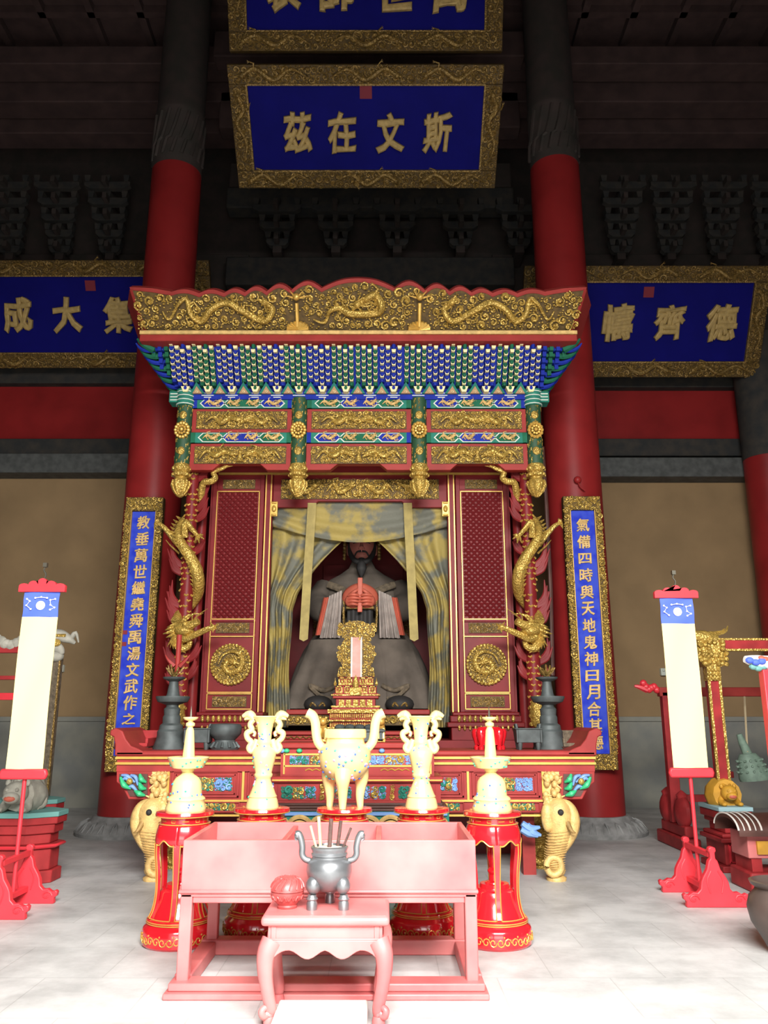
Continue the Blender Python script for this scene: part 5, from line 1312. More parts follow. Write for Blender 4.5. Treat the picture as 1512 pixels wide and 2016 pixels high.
    for i in range(5): m.ell((x - .2 + .1 * i, 8.62, zt + .14), (.06, .08, .035), 8, 6)
    m.build('lid_knob', 'pewter', t)
    for px, wd in ((636, 'left'), (750, 'right')):
        x = X(px, 1450, 8.55); t = thing('gilt_figure', 'small gilt lion figure just %s of the central burner' % wd, 'figurine', (x, 8.55, zt), 'small gilt lions')
        m = MB(); m.box(x - .045, x + .045, 8.5, 8.6, zt, zt + .03); m.build('figure_base', 'gold', t, bevel=.005)
        m = MB(); m.tube(spline([(x, 8.59, zt + .06), (x, 8.56, zt + .12), (x, 8.53, zt + .17)], 3), taper(7, .04, .035, .045), 8); m.ell((x, 8.51, zt + .2), (.042, .045, .04), 10, 7)
        for u in (-1, 1): m.tube([(x + u * .025, 8.53, zt + .13), (x + u * .027, 8.5, zt + .03)], [.018, .016], 6); m.ell((x + u * .03, 8.53, zt + .235), .014, 6, 4)
        m.build('lion_body', 'bright_gold', t)
altar_items()

# ================================================================== THE FIVE DRUM STANDS
def drum_stand():
    x, y = X0, 6.6
    t = thing('drum_stand', 'glossy red lacquer drum stand at the far left, gold lined, under a gilt candlestick', 'stand', (x, y, 0), 'red lacquer drum stands')
    c = (x, y, 0)
    m = MB(); m.lathe([(.30, 0), (.318, .015), (.322, .06), (.318, .115), (.308, .13), (.285, .145), (.28, .155), (.29, .165), (.285, .18), (.262, .19), (.0, .19)], c, 40); b = m.build('foot_drum', 'bright_red', t)
    m = MB()
    for i in range(16):
        a0 = 2 * pi * i / 16
        for k in range(2):
            s = 1 if (i + k) % 2 else -1; pts = []
            for q in range(10):
                th = q / 9 * 2 * pi * 1.1; rr = .034 * (1 - .65 * q / 9); a = a0 + (k * .19) + cos(th) * rr / .322; pts.append((x + cos(a) * .324, y + sin(a) * .324, .06 + s * sin(th) * rr * .9))
            m.tube(pts, .0045, 4)
        m.ell((x + cos(a0 + .1) * .322, y + sin(a0 + .1) * .322, .095), .007, 5, 4)
    m.build('gold_scroll', 'bright_gold', b)
    m = MB()
    for r, z in ((.288, .157), (.288, .17), (.268, .19)):
        m.tube([(x + cos(q * pi / 20) * r, y + sin(q * pi / 20) * r, z) for q in range(41)], .004, 4)
    m.build('gold_ring', 'bright_gold', b)
    m = MB(); m.lathe([(.255, .19), (.248, .21), (.215, .27), (.195, .32), (.188, .36), (.178, .37), (.17, .375), (.168, .385), (.135, .385), (.13, .41), (0, .41)], c, 32); m.build('bell_base', 'bright_red', t)
    m = MB(); m.lathe([(.09, .41), (.085, .42), (.05, .43), (.045, .47), (.06, .49), (.06, .5), (.04, .52), (.05, .56), (.062, .6), (.055, .65), (.035, .69), (.035, .7), (.055, .72), (.055, .73), (.035, .75), (.035, .8), (0, .8)], c, 18); m.build('turned_spindle', 'bright_red', t)
    n = 6; th = []
    # scalloped apron
    def ap(u, v):
        a = 2 * pi * u; ph = (u * n * 1.0) % 1.0
        low = .66 + .055 * (abs(sin(pi * ph)) ** .6) + .012 * cos(4 * pi * ph)
        z = lerp(low, .835, v); r = .255 - .03 * ((z - .72) / .12) ** 2 if z > .72 else .255 - .01 * (.72 - z) / .06
        return (x + cos(a - pi / 2) * r, y + sin(a - pi / 2) * r, z)
    m = MB(); m.sheet(ap, 96, 8); o = m.build('apron', 'bright_red', t, ang=60)
    so = o.modifiers.new('thick', 'SOLIDIFY'); so.thickness = .022; so.offset = -1
    m = MB(); m.tube([Vector(ap(i / 96, 0)) + Vector((cos(2 * pi * i / 96 - pi / 2), sin(2 * pi * i / 96 - pi / 2), 0)) * .002 for i in range(97)], .005, 4); m.build('apron_gold_edge', 'bright_gold', o)
    m = MB(); m.lathe([(.2, .83), (.232, .832), (.232, .838), (.212, .842), (.212, .875), (.24, .88), (.262, .885), (.268, .9), (.262, .918), (.24, .922), (0, .922)], c, 40); tp = m.build('tabletop', 'bright_red', t)
    m = MB()
    for r, z in ((.264, .889), (.234, .836)): m.tube([(x + cos(q * pi / 20) * r, y + sin(q * pi / 20) * r, z) for q in range(41)], .004, 4)
    for i in range(12):
        a = 2 * pi * (i + .5) / 12 - pi / 2; d = .085
        pts = [(x + cos(a + u) * .214, y + sin(a + u) * .214, z) for u, z in ((-d, .85), (-d, .868), (d, .868), (d, .85), (-d, .85))] if i % 2 else [(x + cos(a + u) * .214, y + sin(a + u) * .214, .859) for u in (-d * 1.6, 0, d * 1.6)]
        m.tube(pts, .0035, 4)
    m.build('top_gold_line', 'bright_gold', tp)
    for i in range(n):
        a = 2 * pi * i / n - pi / 2
        prof = [(.256, .70), (.252, .62), (.235, .52), (.226, .42), (.228, .33), (.245, .25), (.268, .205), (.278, .192)]
        sp = spline([(r, z, 0) for r, z in prof], 4); m = MB(); vs = []; fs = []; e1, e2 = [], []
        for k, q in enumerate(sp):
            w = lerp(.032, .022, min(1, k / 12)); tx, ty = -sin(a), cos(a)
            for dr, dw in ((0, -1), (0, 1), (-.028, 1), (-.028, -1)):
                vs.append((x + cos(a) * (q.x + dr) + tx * dw * w, y + sin(a) * (q.x + dr) + ty * dw * w, q.y))
            e1.append((x + cos(a) * (q.x + .001) - tx * w, y + sin(a) * (q.x + .001) - ty * w, q.y)); e2.append((x + cos(a) * (q.x + .001) + tx * w, y + sin(a) * (q.x + .001) + ty * w, q.y))
        K = len(sp)
        for k in range(K - 1):
            for j in range(4): fs.append((4 * k + j, 4 * k + (j + 1) % 4, 4 * k + 4 + (j + 1) % 4, 4 * k + 4 + j))
        fs += [(0, 1, 2, 3), (4 * K - 1, 4 * K - 2, 4 * K - 3, 4 * K - 4)]
        m.add(vs, fs); l = m.build('leg', 'bright_red', t, ang=50)
        m = MB(); m.tube(e1, .0045, 4); m.tube(e2, .0045, 4); m.build('leg_gold_line', 'bright_gold', l)
    for o in kids(t):
        for q in [o] + kids(o):
            for v in q.data.vertices: v.co.x *= .825; v.co.y *= .825
    return t
X0 = X(365, 1600, 6.6)
STAND = drum_stand()
SPOTS = [(X0, 6.6)]
for (px, Yq, lab) in ((516, 6.84, 'glossy red drum stand, second from the left, under the left gilt vase'), (678, 6.84, 'glossy red drum stand in the middle under the big gilt tripod burner'), (830, 6.84, 'glossy red drum stand, second from the right, under the right gilt vase'), (969, 6.6, 'glossy red drum stand at the far right, gold lined, under a gilt candlestick')):
    xx = X(px, 1600, Yq); SPOTS.append((xx, Yq)); dup(STAND, (xx - X0, Yq - 6.6, 0), lab)

def spots(mb, c, r, z, n, s, seed, ylim=True):
    rnd = random.Random(seed)
    for i in range(n):
        a = rnd.uniform(pi * 1.05, pi * 1.95); zz = rnd.uniform(*z); rr = r(zz)
        mb.ell((c[0] + cos(a) * rr, c[1] + sin(a) * rr, zz), (s, s * .5, s), 6, 4)

def interp(prof):
    def f(z):
        for (r0, z0), (r1, z1) in zip(prof, prof[1:]):
            if min(z0, z1) <= z <= max(z0, z1) and abs(z1 - z0) > 1e-6: return lerp(r0, r1, (z - z0) / (z1 - z0))
        return prof[-1][0]
    return f
ZT = .922
def candlestick(i, label):
    x, y = SPOTS[i]; zf = lambda p: Z(p, y); k = y / FPX / 1.05; z0 = ZT
    h = lambda p: (1602 - p) / (1602 - 1425) * .70
    t = thing('candlestick', label, 'candlestick', (x, y, z0), 'gilt enamel candlesticks')
    pr = [(38, 1602), (39, 1597), (36, 1590), (35, 1584), (37, 1581), (36, 1578), (30, 1574), (29, 1560), (27, 1548), (22, 1541), (13, 1535), (10, 1531), (13, 1528), (14, 1525)]
    P = [(r * k, h(p)) for r, p in pr]
    m = MB(); m.lathe(P + [(0, h(1525))], (x, y, z0), 36); b = m.build('bell_base', 'enamel', t, ang=50)
    f = interp(P)
    A, B = MB(), MB(); spots(A, (x, y), lambda z: f(z - z0), (z0 + .02, z0 + h(1545)), 8, .009, 3 + i); spots(B, (x, y), lambda z: f(z - z0), (z0 + .02, z0 + h(1545)), 8, .009, 9 + i)
    A.build('blue_flower', 'enamel_blue', b); B.build('green_leaf', 'enamel_green', b)
    pr = [(8, 1527), (30, 1523), (36, 1512), (41, 1504), (40, 1502), (30, 1506), (12, 1510), (0, 1511)]
    P2 = [(r * k, h(p)) for r, p in pr]
    m = MB(); m.lathe(P2, (x, y, z0), 36); d = m.build('drip_dish', 'enamel', t, ang=50); f2 = interp(P2[:4])
    B = MB(); spots(B, (x, y), lambda z: f2(z - z0), (z0 + h(1522), z0 + h(1506)), 12, .009, 5); B.build('green_leaf', 'enamel_green', d)
    pr = [(13, 1512), (12, 1502), (10, 1475), (8, 1452), (6, 1448), (5, 1446), (9, 1443), (9, 1438), (5, 1436), (5, 1434), (12, 1432), (15, 1428), (15, 1426.5), (3, 1426), (0, 1426)]
    m = MB(); m.lathe([(r * k, h(p)) for r, p in pr], (x, y, z0), 24); m.build('stem', 'enamel', t, ang=50)
    m = MB(); m.lathe([(.01, 0), (.008, .03), (0, .09)], (x, y, z0 + h(1427)), 8); m.build('spike', 'metal_hook', t)
candlestick(0, 'gilt enamel candlestick with bell base on the far left drum stand')
candlestick(4, 'gilt enamel candlestick with bell base on the far right drum stand')

def vase(i, label):
    x, y = SPOTS[i]; k = y / FPX / 1.05; z0 = ZT
    h = lambda p: (1600 - p) / 170 * .70
    t = thing('vase', label, 'vase', (x, y, z0), 'gilt enamel vases')
    pr = [(32, 1600), (31, 1594), (29, 1586), (27, 1582), (28, 1580), (25, 1575), (19, 1560), (15, 1551), (15, 1546), (18, 1543), (18, 1539), (16, 1536), (19, 1525), (23, 1508), (24, 1498), (21, 1492), (14, 1488), (13, 1484), (15, 1481), (15, 1477), (13, 1474), (14, 1460), (17, 1444), (22, 1434), (25, 1431), (24, 1429), (15, 1440), (0, 1442)]
    P = [(r * k, h(p)) for r, p in pr]
    m = MB(); m.lathe(P, (x, y, z0), 36); b = m.build('vase_body', 'enamel', t, ang=50); f = interp(P[:25])
    A, B, C = MB(), MB(), MB()
    for S, sd in ((A, 1), (B, 2), (C, 3)): spots(S, (x, y), lambda z: f(z - z0), (z0 + .02, z0 + h(1436)), 9, .009, sd + i * 5)
    A.build('blue_flower', 'enamel_blue', b); B.build('green_leaf', 'enamel_green', b); C.build('pink_flower', 'enamel_pink', b)
    for sx in (-1, 1):
        m = MB(); q = lambda px, p: (x + sx * px * k, y, z0 + h(p))
        m.tube(spline([q(15, 1474), q(24, 1496), q(31, 1490), q(26, 1480), q(34, 1472), q(36, 1462), q(26, 1456), q(30, 1447), q(27, 1440), q(22, 1436)], 5), .024, 8)
        m.tube(spline([q(24, 1458), q(20, 1462), q(22, 1468)], 4), .014, 6)
        m.tube(spline([q(22, 1436), q(28, 1428), q(36, 1426), q(46, 1430)], 4), taper(13, .028, .014, .036), 8)
        m.tube(spline([q(30, 1432), q(37, 1434), q(42, 1436)], 3), taper(7, .022, .008), 6); m.ell(q(32, 1426), .022, 6, 5)
        m.tube([q(28, 1426), q(22, 1423)], [.018, .004], 5)
        m.build('dragon_handle', 'enamel', t, ang=60)
vase(1, 'gilt enamel vase with dragon handles on the second stand from the left')
vase(3, 'gilt enamel vase with dragon handles on the second stand from the right')

def tripod():
    x, y = SPOTS[2]; k = y / FPX / 1.05; z0 = ZT; h = lambda p: (1598 - p) / 180 * .745
    t = thing('tripod_burner', 'large gilt enamel tripod incense burner with tall curved handles on the middle stand', 'incense burner', (x, y, z0))
    pr = [(0, 1552), (20, 1550), (36, 1542), (48, 1525), (52, 1508), (51, 1495), (46, 1484), (39, 1480), (38, 1476), (38, 1471), (42, 1469), (42, 1456), (40, 1453), (34, 1455), (33, 1466), (0, 1470)]
    P = [(r * k, h(p)) for r, p in pr]
    m = MB(); m.lathe(P, (x, y, z0), 40); b = m.build('bowl', 'enamel', t, ang=50); f = interp(P[:8])
    A, B, C = MB(), MB(), MB()
    for S, sd in ((A, 1), (B, 2), (C, 3)): spots(S, (x, y), lambda z: f(z - z0), (z0 + h(1546), z0 + h(1486)), 15, .011, sd)
    A.build('blue_flower', 'enamel_blue', b); B.build('green_leaf', 'enamel_green', b); C.build('pink_flower', 'enamel_pink', b)
    for a in (-pi / 2 - .06, pi / 6, 5 * pi / 6):
        m = MB(); q = lambda r, p: (x + cos(a) * r * k, y + sin(a) * r * k, z0 + h(p))
        m.tube(spline([q(32, 1530), q(37, 1545), q(36, 1562), q(34, 1580), q(35, 1598)], 5), taper(21, .08, .026, .042), 12)
        m.build('leg', 'enamel', t, ang=60)
    for sx in (-1, 1):
        m = MB(); q = lambda px, p: (x + sx * px * k, y, z0 + h(p))
        pts = spline([q(44, 1490), q(54, 1478), q(58, 1462), q(60, 1442), q(66, 1428), q(77, 1422)], 6)
        m.tube(pts, taper(len(pts), .036, .042), 10, .8); m.build('curved_handle', 'enamel', t, ang=60)
tripod()

# ================================================================== RED OFFERING TROUGH, STOOL AND WHAT STANDS ON IT
def trough():
    Yf, Yb = 5.42, 6.36
    xa, xb = X(361, 1655, Yf), X(936, 1655, Yf); zt, zb, za = Z(1654, Yf), Z(1755, Yf), Z(1779, Yf)
    t = thing('offering_trough', 'worn red three-part open wooden offering trough on a frame stand', 'table', ((xa + xb) / 2, 5.9, 0))
    w = .035
    m = MB(); m.box(xa, xb, Yf, Yf + w, zb, zt); m.build('front_board', 'faded_red', t, bevel=.006)
    m = MB(); m.box(xa, xb, Yb - w, Yb, zb, zt); m.build('back_board', 'faded_red', t, bevel=.006)
    for a in (xa, xb - w): m = MB(); m.box(a, a + w, Yf + w, Yb - w, zb, zt); m.build('end_board', 'faded_red', t, bevel=.006)
    for f in (1 / 3, 2 / 3):
        c = lerp(xa, xb, f); m = MB(); m.box(c - w / 2, c + w / 2, Yf + w, Yb - w, zb, zt - .02); m.build('divider', 'faded_red', t, bevel=.006)
    m = MB(); m.box(xa, xb, Yf, Yb, zb - .03, zb); m.build('bottom_board', 'faded_red', t)
    m = MB(); m.box(xa - .01, xb + .01, Yf - .015, Yb + .015, zb - .012, zb + .01); m.build('base_lip', 'faded_red', t, bevel=.008)
    lg = .075
    for ay in (Yf, Yb - lg):
        m = MB(); m.box(xa + lg, xb - lg, ay + .01, ay + lg - .01, za, zb - .012); m.build('apron_rail', 'faded_red', t, bevel=.006)
        for ax in (xa, xb - lg): m = MB(); m.box(ax, ax + lg, ay, ay + lg, .06, zb - .012); m.build('leg', 'faded_red', t, bevel=.008)
    for ax in (xa, xb - lg): m = MB(); m.box(ax + .01, ax + lg - .01, Yf + lg, Yb - lg, za, zb - .012); m.build('apron_rail', 'faded_red', t, bevel=.006)
    m = MB(); e = .03
    m.box(xa - e - .02, xb + e + .02, Yf - .1, Yf + .02 + lg, 0, .035); m.box(xa - e, xb + e, Yf - .06, Yf + lg + .02, .035, .08); m.build('foot_rail', 'faded_red', t, bevel=.008)
    m = MB(); m.box(xa - e, xb + e, Yb - lg - .02, Yb + .03, 0, .1); m.build('foot_rail', 'faded_red', t, bevel=.008)
    for ax in (xa - e, xb - lg): m = MB(); m.box(ax, ax + lg + e, Yf + lg + .02, Yb - lg - .02, 0, .09); m.build('foot_rail', 'faded_red', t, bevel=.008)
trough()

ZS = .545
def stool():
    Ya, Yb = 4.88, 5.36; xa, xb = X(513, 1812, Ya), X(767, 1812, Ya); xc = (xa + xb) / 2
    t = thing('altar_stool', 'small worn red wooden stand with curved legs in front of the trough', 'stool', (xc, (Ya + Yb) / 2, 0))
    m = MB(); m.box(xa, xb, Ya, Yb, ZS - .05, ZS); m.build('tabletop', 'faded_red', t, bevel=.02, seg=3)
    m = MB(); m.box(xa + .02, xb - .02, Ya + .02, Yb - .02, ZS - .004, ZS + .003); m.build('top_panel', 'faded_red', t)
    m = MB(); m.box(xa + .04, xb - .04, Ya + .03, Yb - .03, ZS - .115, ZS - .045); nk = m.build('waist', 'faded_red', t)
    m = MB()
    for a in (xa + .055, xb - .085):
        m.box(a, a + .03, Ya + .024, Ya + .04, ZS - .115, ZS - .045)
    m.box(xa + .03, xb - .03, Ya + .02, Yb - .02, ZS - .125, ZS - .112); m.build('waist_moulding', 'faded_red', nk, bevel=.004)
    z1 = ZS - .122; hx = (xb - xa) / 2 - .03
    def bot(u):                                          # u -1..1 along the scalloped front
        a = abs(u)
        if a > .62: return -.05 - .09 * ((a - .62) / .38) ** 2
        return -.05 - .045 * (sin(pi * (1 - a / .62) * .95)) ** 2 * (1 if a > .1 else .78 + .22 * a / .1)
    for (dx, y0, y1) in ((0, Ya + .02, Ya + .05), (0, Yb - .05, Yb - .02)):
        us = [i / 30 * 2 - 1 for i in range(31)]
        poly = [(xc + u * hx, z1) for u in us] + [(xc + u * hx, z1 + bot(u)) for u in reversed(us)]
        m = MB(); m.xz(poly, y0, y1); m.build('scalloped_apron', 'faded_red', t, bevel=.004)
    for sx in (-1, 1):
        m = MB(); m.box(xc + sx * (hx - .015) - .015, xc + sx * (hx - .015) + .015, Ya + .05, Yb - .05, z1 - .06, z1); m.build('side_apron', 'faded_red', t, bevel=.004)
        for (yy, sy) in ((Ya + .055, -1), (Yb - .055, 1)):
            m = MB(); xl = xc + sx * (hx - .03)
            q = lambda dx, dz, dy: Vector((xl + sx * dx, yy + sy * dy, dz))
            pts = spline([q(0, z1 - .01, 0), q(.028, z1 - .07, .02), q(.03, z1 - .16, .022), q(.012, z1 - .27, .012), q(-.004, .07, 0), q(.008, .045, .008)], 5)
            m.tube(pts, taper(len(pts), .06, .026, .038), 10)
            m.tube(spline([q(.004, .06, .004), q(.03, .05, .02), q(.04, .075, .03), q(.022, .09, .02), q(.012, .075, .014)], 4), taper(17, .026, .014), 7)
            m.lathe([(.034, 0), (.036, .02), (.03, .045)], (xl, yy, 0), 12)
            m.build('leg', 'faded_red', t, ang=60)
    return xc
XS = stool()
m = MB(); b0 = (X(533, 2000, 4.74), X(722, 2000, 4.74))
m.box(b0[0], b0[1], 4.6, 5.1, 0, .075)
tag(m.build('stone_block', 'pale_block', bevel=.012), 'pale flat stone block on the floor between the legs of the small red stand', 'block')

def burner():
    y = 5.12; x = X(648, 1720, y); k = y / FPX / 1.08; z0 = ZS + .003; h = lambda p: (1789 - p) / 112 * .335
    t = thing('incense_burner', 'grey iron tripod incense burner with curled handles on the small red stand', 'incense burner', (x, y, z0))
    pr = [(0, 1762), (18, 1760), (32, 1752), (41, 1738), (45, 1724), (44, 1712), (38, 1703), (34, 1700), (34, 1697), (36, 1695), (36, 1692), (34, 1690), (35, 1686), (37, 1683), (37, 1680), (33, 1678), (31, 1683), (0, 1684)]
    m = MB(); m.lathe([(r * k, h(p)) for r, p in pr], (x, y, z0), 40); m.build('bowl', 'iron', t, ang=40)
    m = MB(); m.lathe([(31 * k, h(1683) - .001), (20 * k, h(1680)), (0, h(1679))], (x, y, z0), 24); m.build('ash_bed', 'ash', t)
    for a in (-pi / 2 - pi / 3.6, -pi / 2 + pi / 3.6, pi / 2):
        m = MB(); c = (x + cos(a) * 40 * k, y + sin(a) * 40 * k, z0)
        m.lathe([(.030, 0), (.031, .035), (.026, .05), (.033, .055), (.033, .062), (.026, .068), (.024, .08)], c, 16); m.ell((c[0] - cos(a) * .008, c[1] - sin(a) * .008, z0 + h(1746)), (.044, .044, .05), 14, 10)
        m.build('leg', 'iron', t, ang=60)
    for sx in (-1, 1):
        m = MB(); q = lambda px, p: (x + sx * px * k, y, z0 + h(p))
        pts = spline([q(38, 1706), q(48, 1703), q(54, 1694), q(54, 1680), q(57, 1666), q(62, 1657), q(66, 1658)], 5); m.tube(pts, taper(len(pts), .018, .021), 9)
        m.ell(q(64, 1660), .02, 8, 6); m.tube(spline([q(64, 1660), q(68, 1665), q(64, 1668)], 3), .008, 5)
        m.build('curled_handle', 'iron', t, ang=60)
    zt = z0 + h(1682)
    # incense sticks standing in the ash
    for (dx, dy, px, py, r, mt, lab) in ((-.075, .0, 611, 1626, .0055, 'incense_pale', 'thin pale incense stick leaning left at the left side of the burner'), (-.055, .03, 627, 1608, .0075, 'incense_pale', 'tall brownish incense stick, second from the left in the burner'), (.0, -.03, 652, 1612, .0095, 'incense', 'thick dark incense stick in the middle of the burner'), (.045, .02, 671, 1616, .008, 'incense', 'dark incense stick just right of the thick middle one'), (.075, .0, 691, 1630, .0055, 'incense', 'thin short dark incense stick at the right side of the burner')):
        a = Vector((x + dx, y + dy, zt - .012)); b = Vector((X(px, py, y + dy), y + dy + .01, Z(py, y + dy)))
        m = MB(); m.tube([a, lerp(a, b, .5), b], r * 1.3, 8); s = m.build('incense_stick', mt); tag(s, lab, 'incense stick', 'incense sticks')
    # round carved red box
    y2 = 5.1; x2 = X(565, 1785, y2); t = thing('lacquer_box', 'round carved red lacquer box on the small stand left of the burner', 'box', (x2, y2, ZS + .003)); zb = ZS + .003
    m = MB(); m.lathe([(.055, 0), (.06, .012), (.055, .02), (.08, .045), (.094, .075), (.096, .088), (.09, .09), (0, .09)], (x2, y2, zb), 32); bx = m.build('box_base', 'lacquer_box', t)
    m = MB(); m.lathe([(.09, .091), (.096, .093), (.094, .11), (.08, .14), (.055, .16), (.03, .168), (0, .17)], (x2, y2, zb), 32); ld = m.build('box_lid', 'lacquer_box', t)
    m = MB()
    for i in range(14):
        a = 2 * pi * i / 14; m.tube(spline([(x2 + cos(a + u) * r, y2 + sin(a + u) * r, zb + z) for u, r, z in ((-.15, .094, .068), (0, .087, .05), (.15, .094, .07), (.3, .087, .05))], 3), .005, 5)
    m.build('base_carving', 'lacquer_box', bx)
    m = MB()
    for i in range(14):
        a = 2 * pi * i / 14; m.tube(spline([(x2 + cos(a + u) * r, y2 + sin(a + u) * r, zb + z) for u, r, z in ((0, .096, .108), (.1, .088, .13), (.3, .07, .152), (.2, .05, .163), (0, .058, .16))], 3), .005, 5)
    m.build('lid_carving', 'lacquer_box', ld)
burner()
# ================================================================== BANNERS
def banner(x, y, yA, yB, label, zt, zcb, zbt, hwid):
    """yA, yB: the two carved foot plates in front of and behind the pole"""
    t = thing('banner_stand', label, 'banner', (x, y, 0), 'banner stands')
    zpole = zbt
    m = MB(); m.lathe([(.018, .1), (.018, zt)], (x, y + .03, 0), 12); m.build('pole', 'stand_red', t)
    for yy in (yA, yB):
        w = .29
        half = [(.0, .50), (.03, .49), (.035, .46), (.022, .45), (.022, .40), (.04, .38), (.06, .31), (.10, .25), (.12, .21), (.13, .15), (.16, .12), (.20, .125), (.24, .10), (.27, .115), (.29, .10), (.285, .065), (.26, .05), (.265, .0)]
        poly = [(x - a, z) for a, z in half[1:]][::-1] + [(x + a, z) for a, z in half]
        m = MB(); m.xz(poly, yy - .03, yy + .03); p = m.build('foot_plate', 'stand_red', t, bevel=.008)
        m = MB()
        for sx in (-1, 1):
            for fy in (-.034, .034):
                m.tube([(x + sx * .2 + cos(q * .7) * (.05 - .004 * q), yy + fy, .07 + sin(q * .7) * (.04 - .0035 * q)) for q in range(10)], .007, 5)
                m.tube(spline([(x + sx * .03, yy + fy, .3), (x + sx * .07, yy + fy, .22), (x + sx * .05, yy + fy, .12)], 3), .006, 5)
        m.build('foot_carving', 'stand_red', p)
    m = MB(); m.box(x - .022, x + .022, yA + .03, yB - .03, .40, .45); m.build('cross_rail', 'stand_red', t, bevel=.006)
    m = MB(); m.box(x - .03, x + .03, yA + .03, yB - .03, .10, .15); m.build('cross_rail', 'stand_red', t, bevel=.006)
    m = MB(); h = hwid * 1.22; b = zbt
    m.xz([(x - h, b - .045), (x + h, b - .045), (x + h + .015, b), (x + h, b + .045), (x - h, b + .045), (x - h - .015, b)], y - .03, y + .02); m.build('bottom_roller', 'stand_red', t, bevel=.015)
    z2 = zt
    m = MB(); h = hwid * 1.32
    top = []
    for c, wd, hh in ((-.78, .22, .05), (-.38, .22, .075), (0, .22, .1), (.38, .22, .075), (.78, .22, .05)):
        top += [(x + h * (c + wd * cos(a)), z2 + .03 + hh * .5 + hh * .5 * sin(a)) for a in [pi - pi * i / 6 for i in range(7)]]
    m.xz([(x - h, z2)] + top + [(x + h, z2)], y - .035, y + .015); m.build('top_board', 'stand_red', t, bevel=.006)
    def cloth(name, za, zb_, mt):
        m = MB(); m.sheet(lambda u, v: (x + (u * 2 - 1) * hwid, y - .012 - .008 * sin(u * 5 + v * 6), lerp(za, zb_, v)), 10, 24, (0, .006, 0)); return m.build(name, mt, t, ang=80)
    cloth('banner_cloth', zcb, zbt + .04, 'banner_yellow'); hd = cloth('banner_head', z2, zcb, 'banner_blue')
    m = MB(); zc = (z2 + zcb) / 2; yy = y - .024
    m.prism([(x + cos(2 * pi * i / 24) * .042, yy, zc - .01 + sin(2 * pi * i / 24) * .042) for i in range(24)], (0, .006, 0))
    for pts in ([(-.12, .05), (-.095, .03), (-.12, -.01), (-.08, -.045)], [(.12, .05), (.08, .04), (.085, -.005), (.12, -.03), (.085, -.05)], [(-.05, .06), (0, .068), (.05, .06)]):
        m.tube([(x + a * hwid / .15, yy, zc + b) for a, b in pts], .0035, 4)
        for a, b in pts: m.ell((x + a * hwid / .15, yy, zc + b), .01, 6, 4)
    m.build('star_emblem', 'white_paint', hd)
    m = MB(); zz = z2 + .12
    m.tube(spline([(x, y, zz), (x + .012, y, zz + .05), (x - .01, y, zz + .09), (x, y, zz + .12)], 4), .008, 6); m.box(x - .018, x + .018, y - .02, y + .02, zz + .12, zz + .16); m.build('hanging_hook', 'metal_hook', t)
xr, yr = 2.92, 8.1
banner(xr, yr, 7.78, 8.42, 'tall pale yellow banner on a red stand, right of the altar', Z(1178, yr), Z(1228, yr), Z(1521, yr), .165)
xl, yl = -3.22, 7.62
banner(xl, yl, 7.33, 7.93, 'tall pale yellow banner on a red stand, left of the altar', Z(1166, yl), Z(1215, yl), Z(1524, yl), .165)

# ================================================================== MUSICAL RACKS AT THE SIDES
def beast(t, x, y, z, s, mt, face=1, extra=None):
    m = MB(); q = lambda a, b, c: Vector((x + a * s, y + b * s * face, z + c * s))
    m.tube(spline([q(0, .42, .16), q(0, .2, .22), q(0, -.05, .24), q(0, -.25, .26)], 5), taper(16, .15, .16, .2), 12)
    m.ell(q(0, -.36, .3), (.2 * s, .2 * s, .19 * s), 14, 10); m.ell(q(0, -.52, .24), (.14 * s, .1 * s, .1 * s), 10, 8)
    for sx in (-1, 1):
        m.tube(spline([q(.14 * sx, -.2, .2), q(.2 * sx, -.32, .08), q(.2 * sx, -.48, .04)], 4), taper(9, .09 * s, .06 * s), 8); m.ell(q(.2 * sx, -.5, .05), (.07 * s, .09 * s, .05 * s), 8, 6)
        m.tube(spline([q(.16 * sx, .3, .18), q(.22 * sx, .2, .08), q(.2 * sx, .05, .05)], 4), taper(9, .11 * s, .06 * s), 8)
        m.ell(q(.16 * sx, -.32, .46), (.05 * s, .04 * s, .06 * s), 7, 5); m.ell(q(.08 * sx, -.52, .36), .035 * s, 6, 5)
        m.tube(spline([q(.05 * sx, -.3, .46), q(.12 * sx, -.15, .5), q(.16 * sx, 0, .44)], 4), taper(9, .04 * s, .02 * s), 6)
    m.tube(spline([q(0, .5, .16), q(.08, .6, .28), q(0, .56, .42)], 4), taper(9, .07 * s, .02 * s), 6)
    b = m.build('beast_body', mt, t, ang=70)
    m = MB(); m.ell(q(0, -.58, .23), (.1 * s, .05 * s, .05 * s), 10, 6); m.build('mouth', 'coral', b)

def pedestal(t, xa, xb, ya, yb, ztop, mt='altar_red', slab='turquoise'):
    h = ztop; m = MB()
    for z0, z1, o in ((0, .1, .06), (.1, .45, 0), (.45, .52, .05), (.52, .58, .02), (.58, .72, -.04), (.72, .8, 0), (.8, .93, .03)): m.box(xa - o, xb + o, ya - o, yb + o, z0 * h, z1 * h)
    p = m.build('pedestal', mt, t, bevel=.012)
    m = MB(); m.box(xa - .04, xb + .04, ya - .04, yb + .04, .93 * h, h); m.build('pedestal_slab', slab, t, bevel=.008)
    m = MB()
    for a in ((xa + .05, xb - .05, .14, .16), (xa + .05, xb - .05, .40, .42)): m.box(a[0], a[1], ya - .012, ya + .01, a[2] * h, a[3] * h)
    for x in (xa + .05, xb - .05): m.box(x - .012, x + .012, ya - .012, ya + .01, .14 * h, .42 * h)
    m.build('pedestal_panel_line', 'stand_red', p)

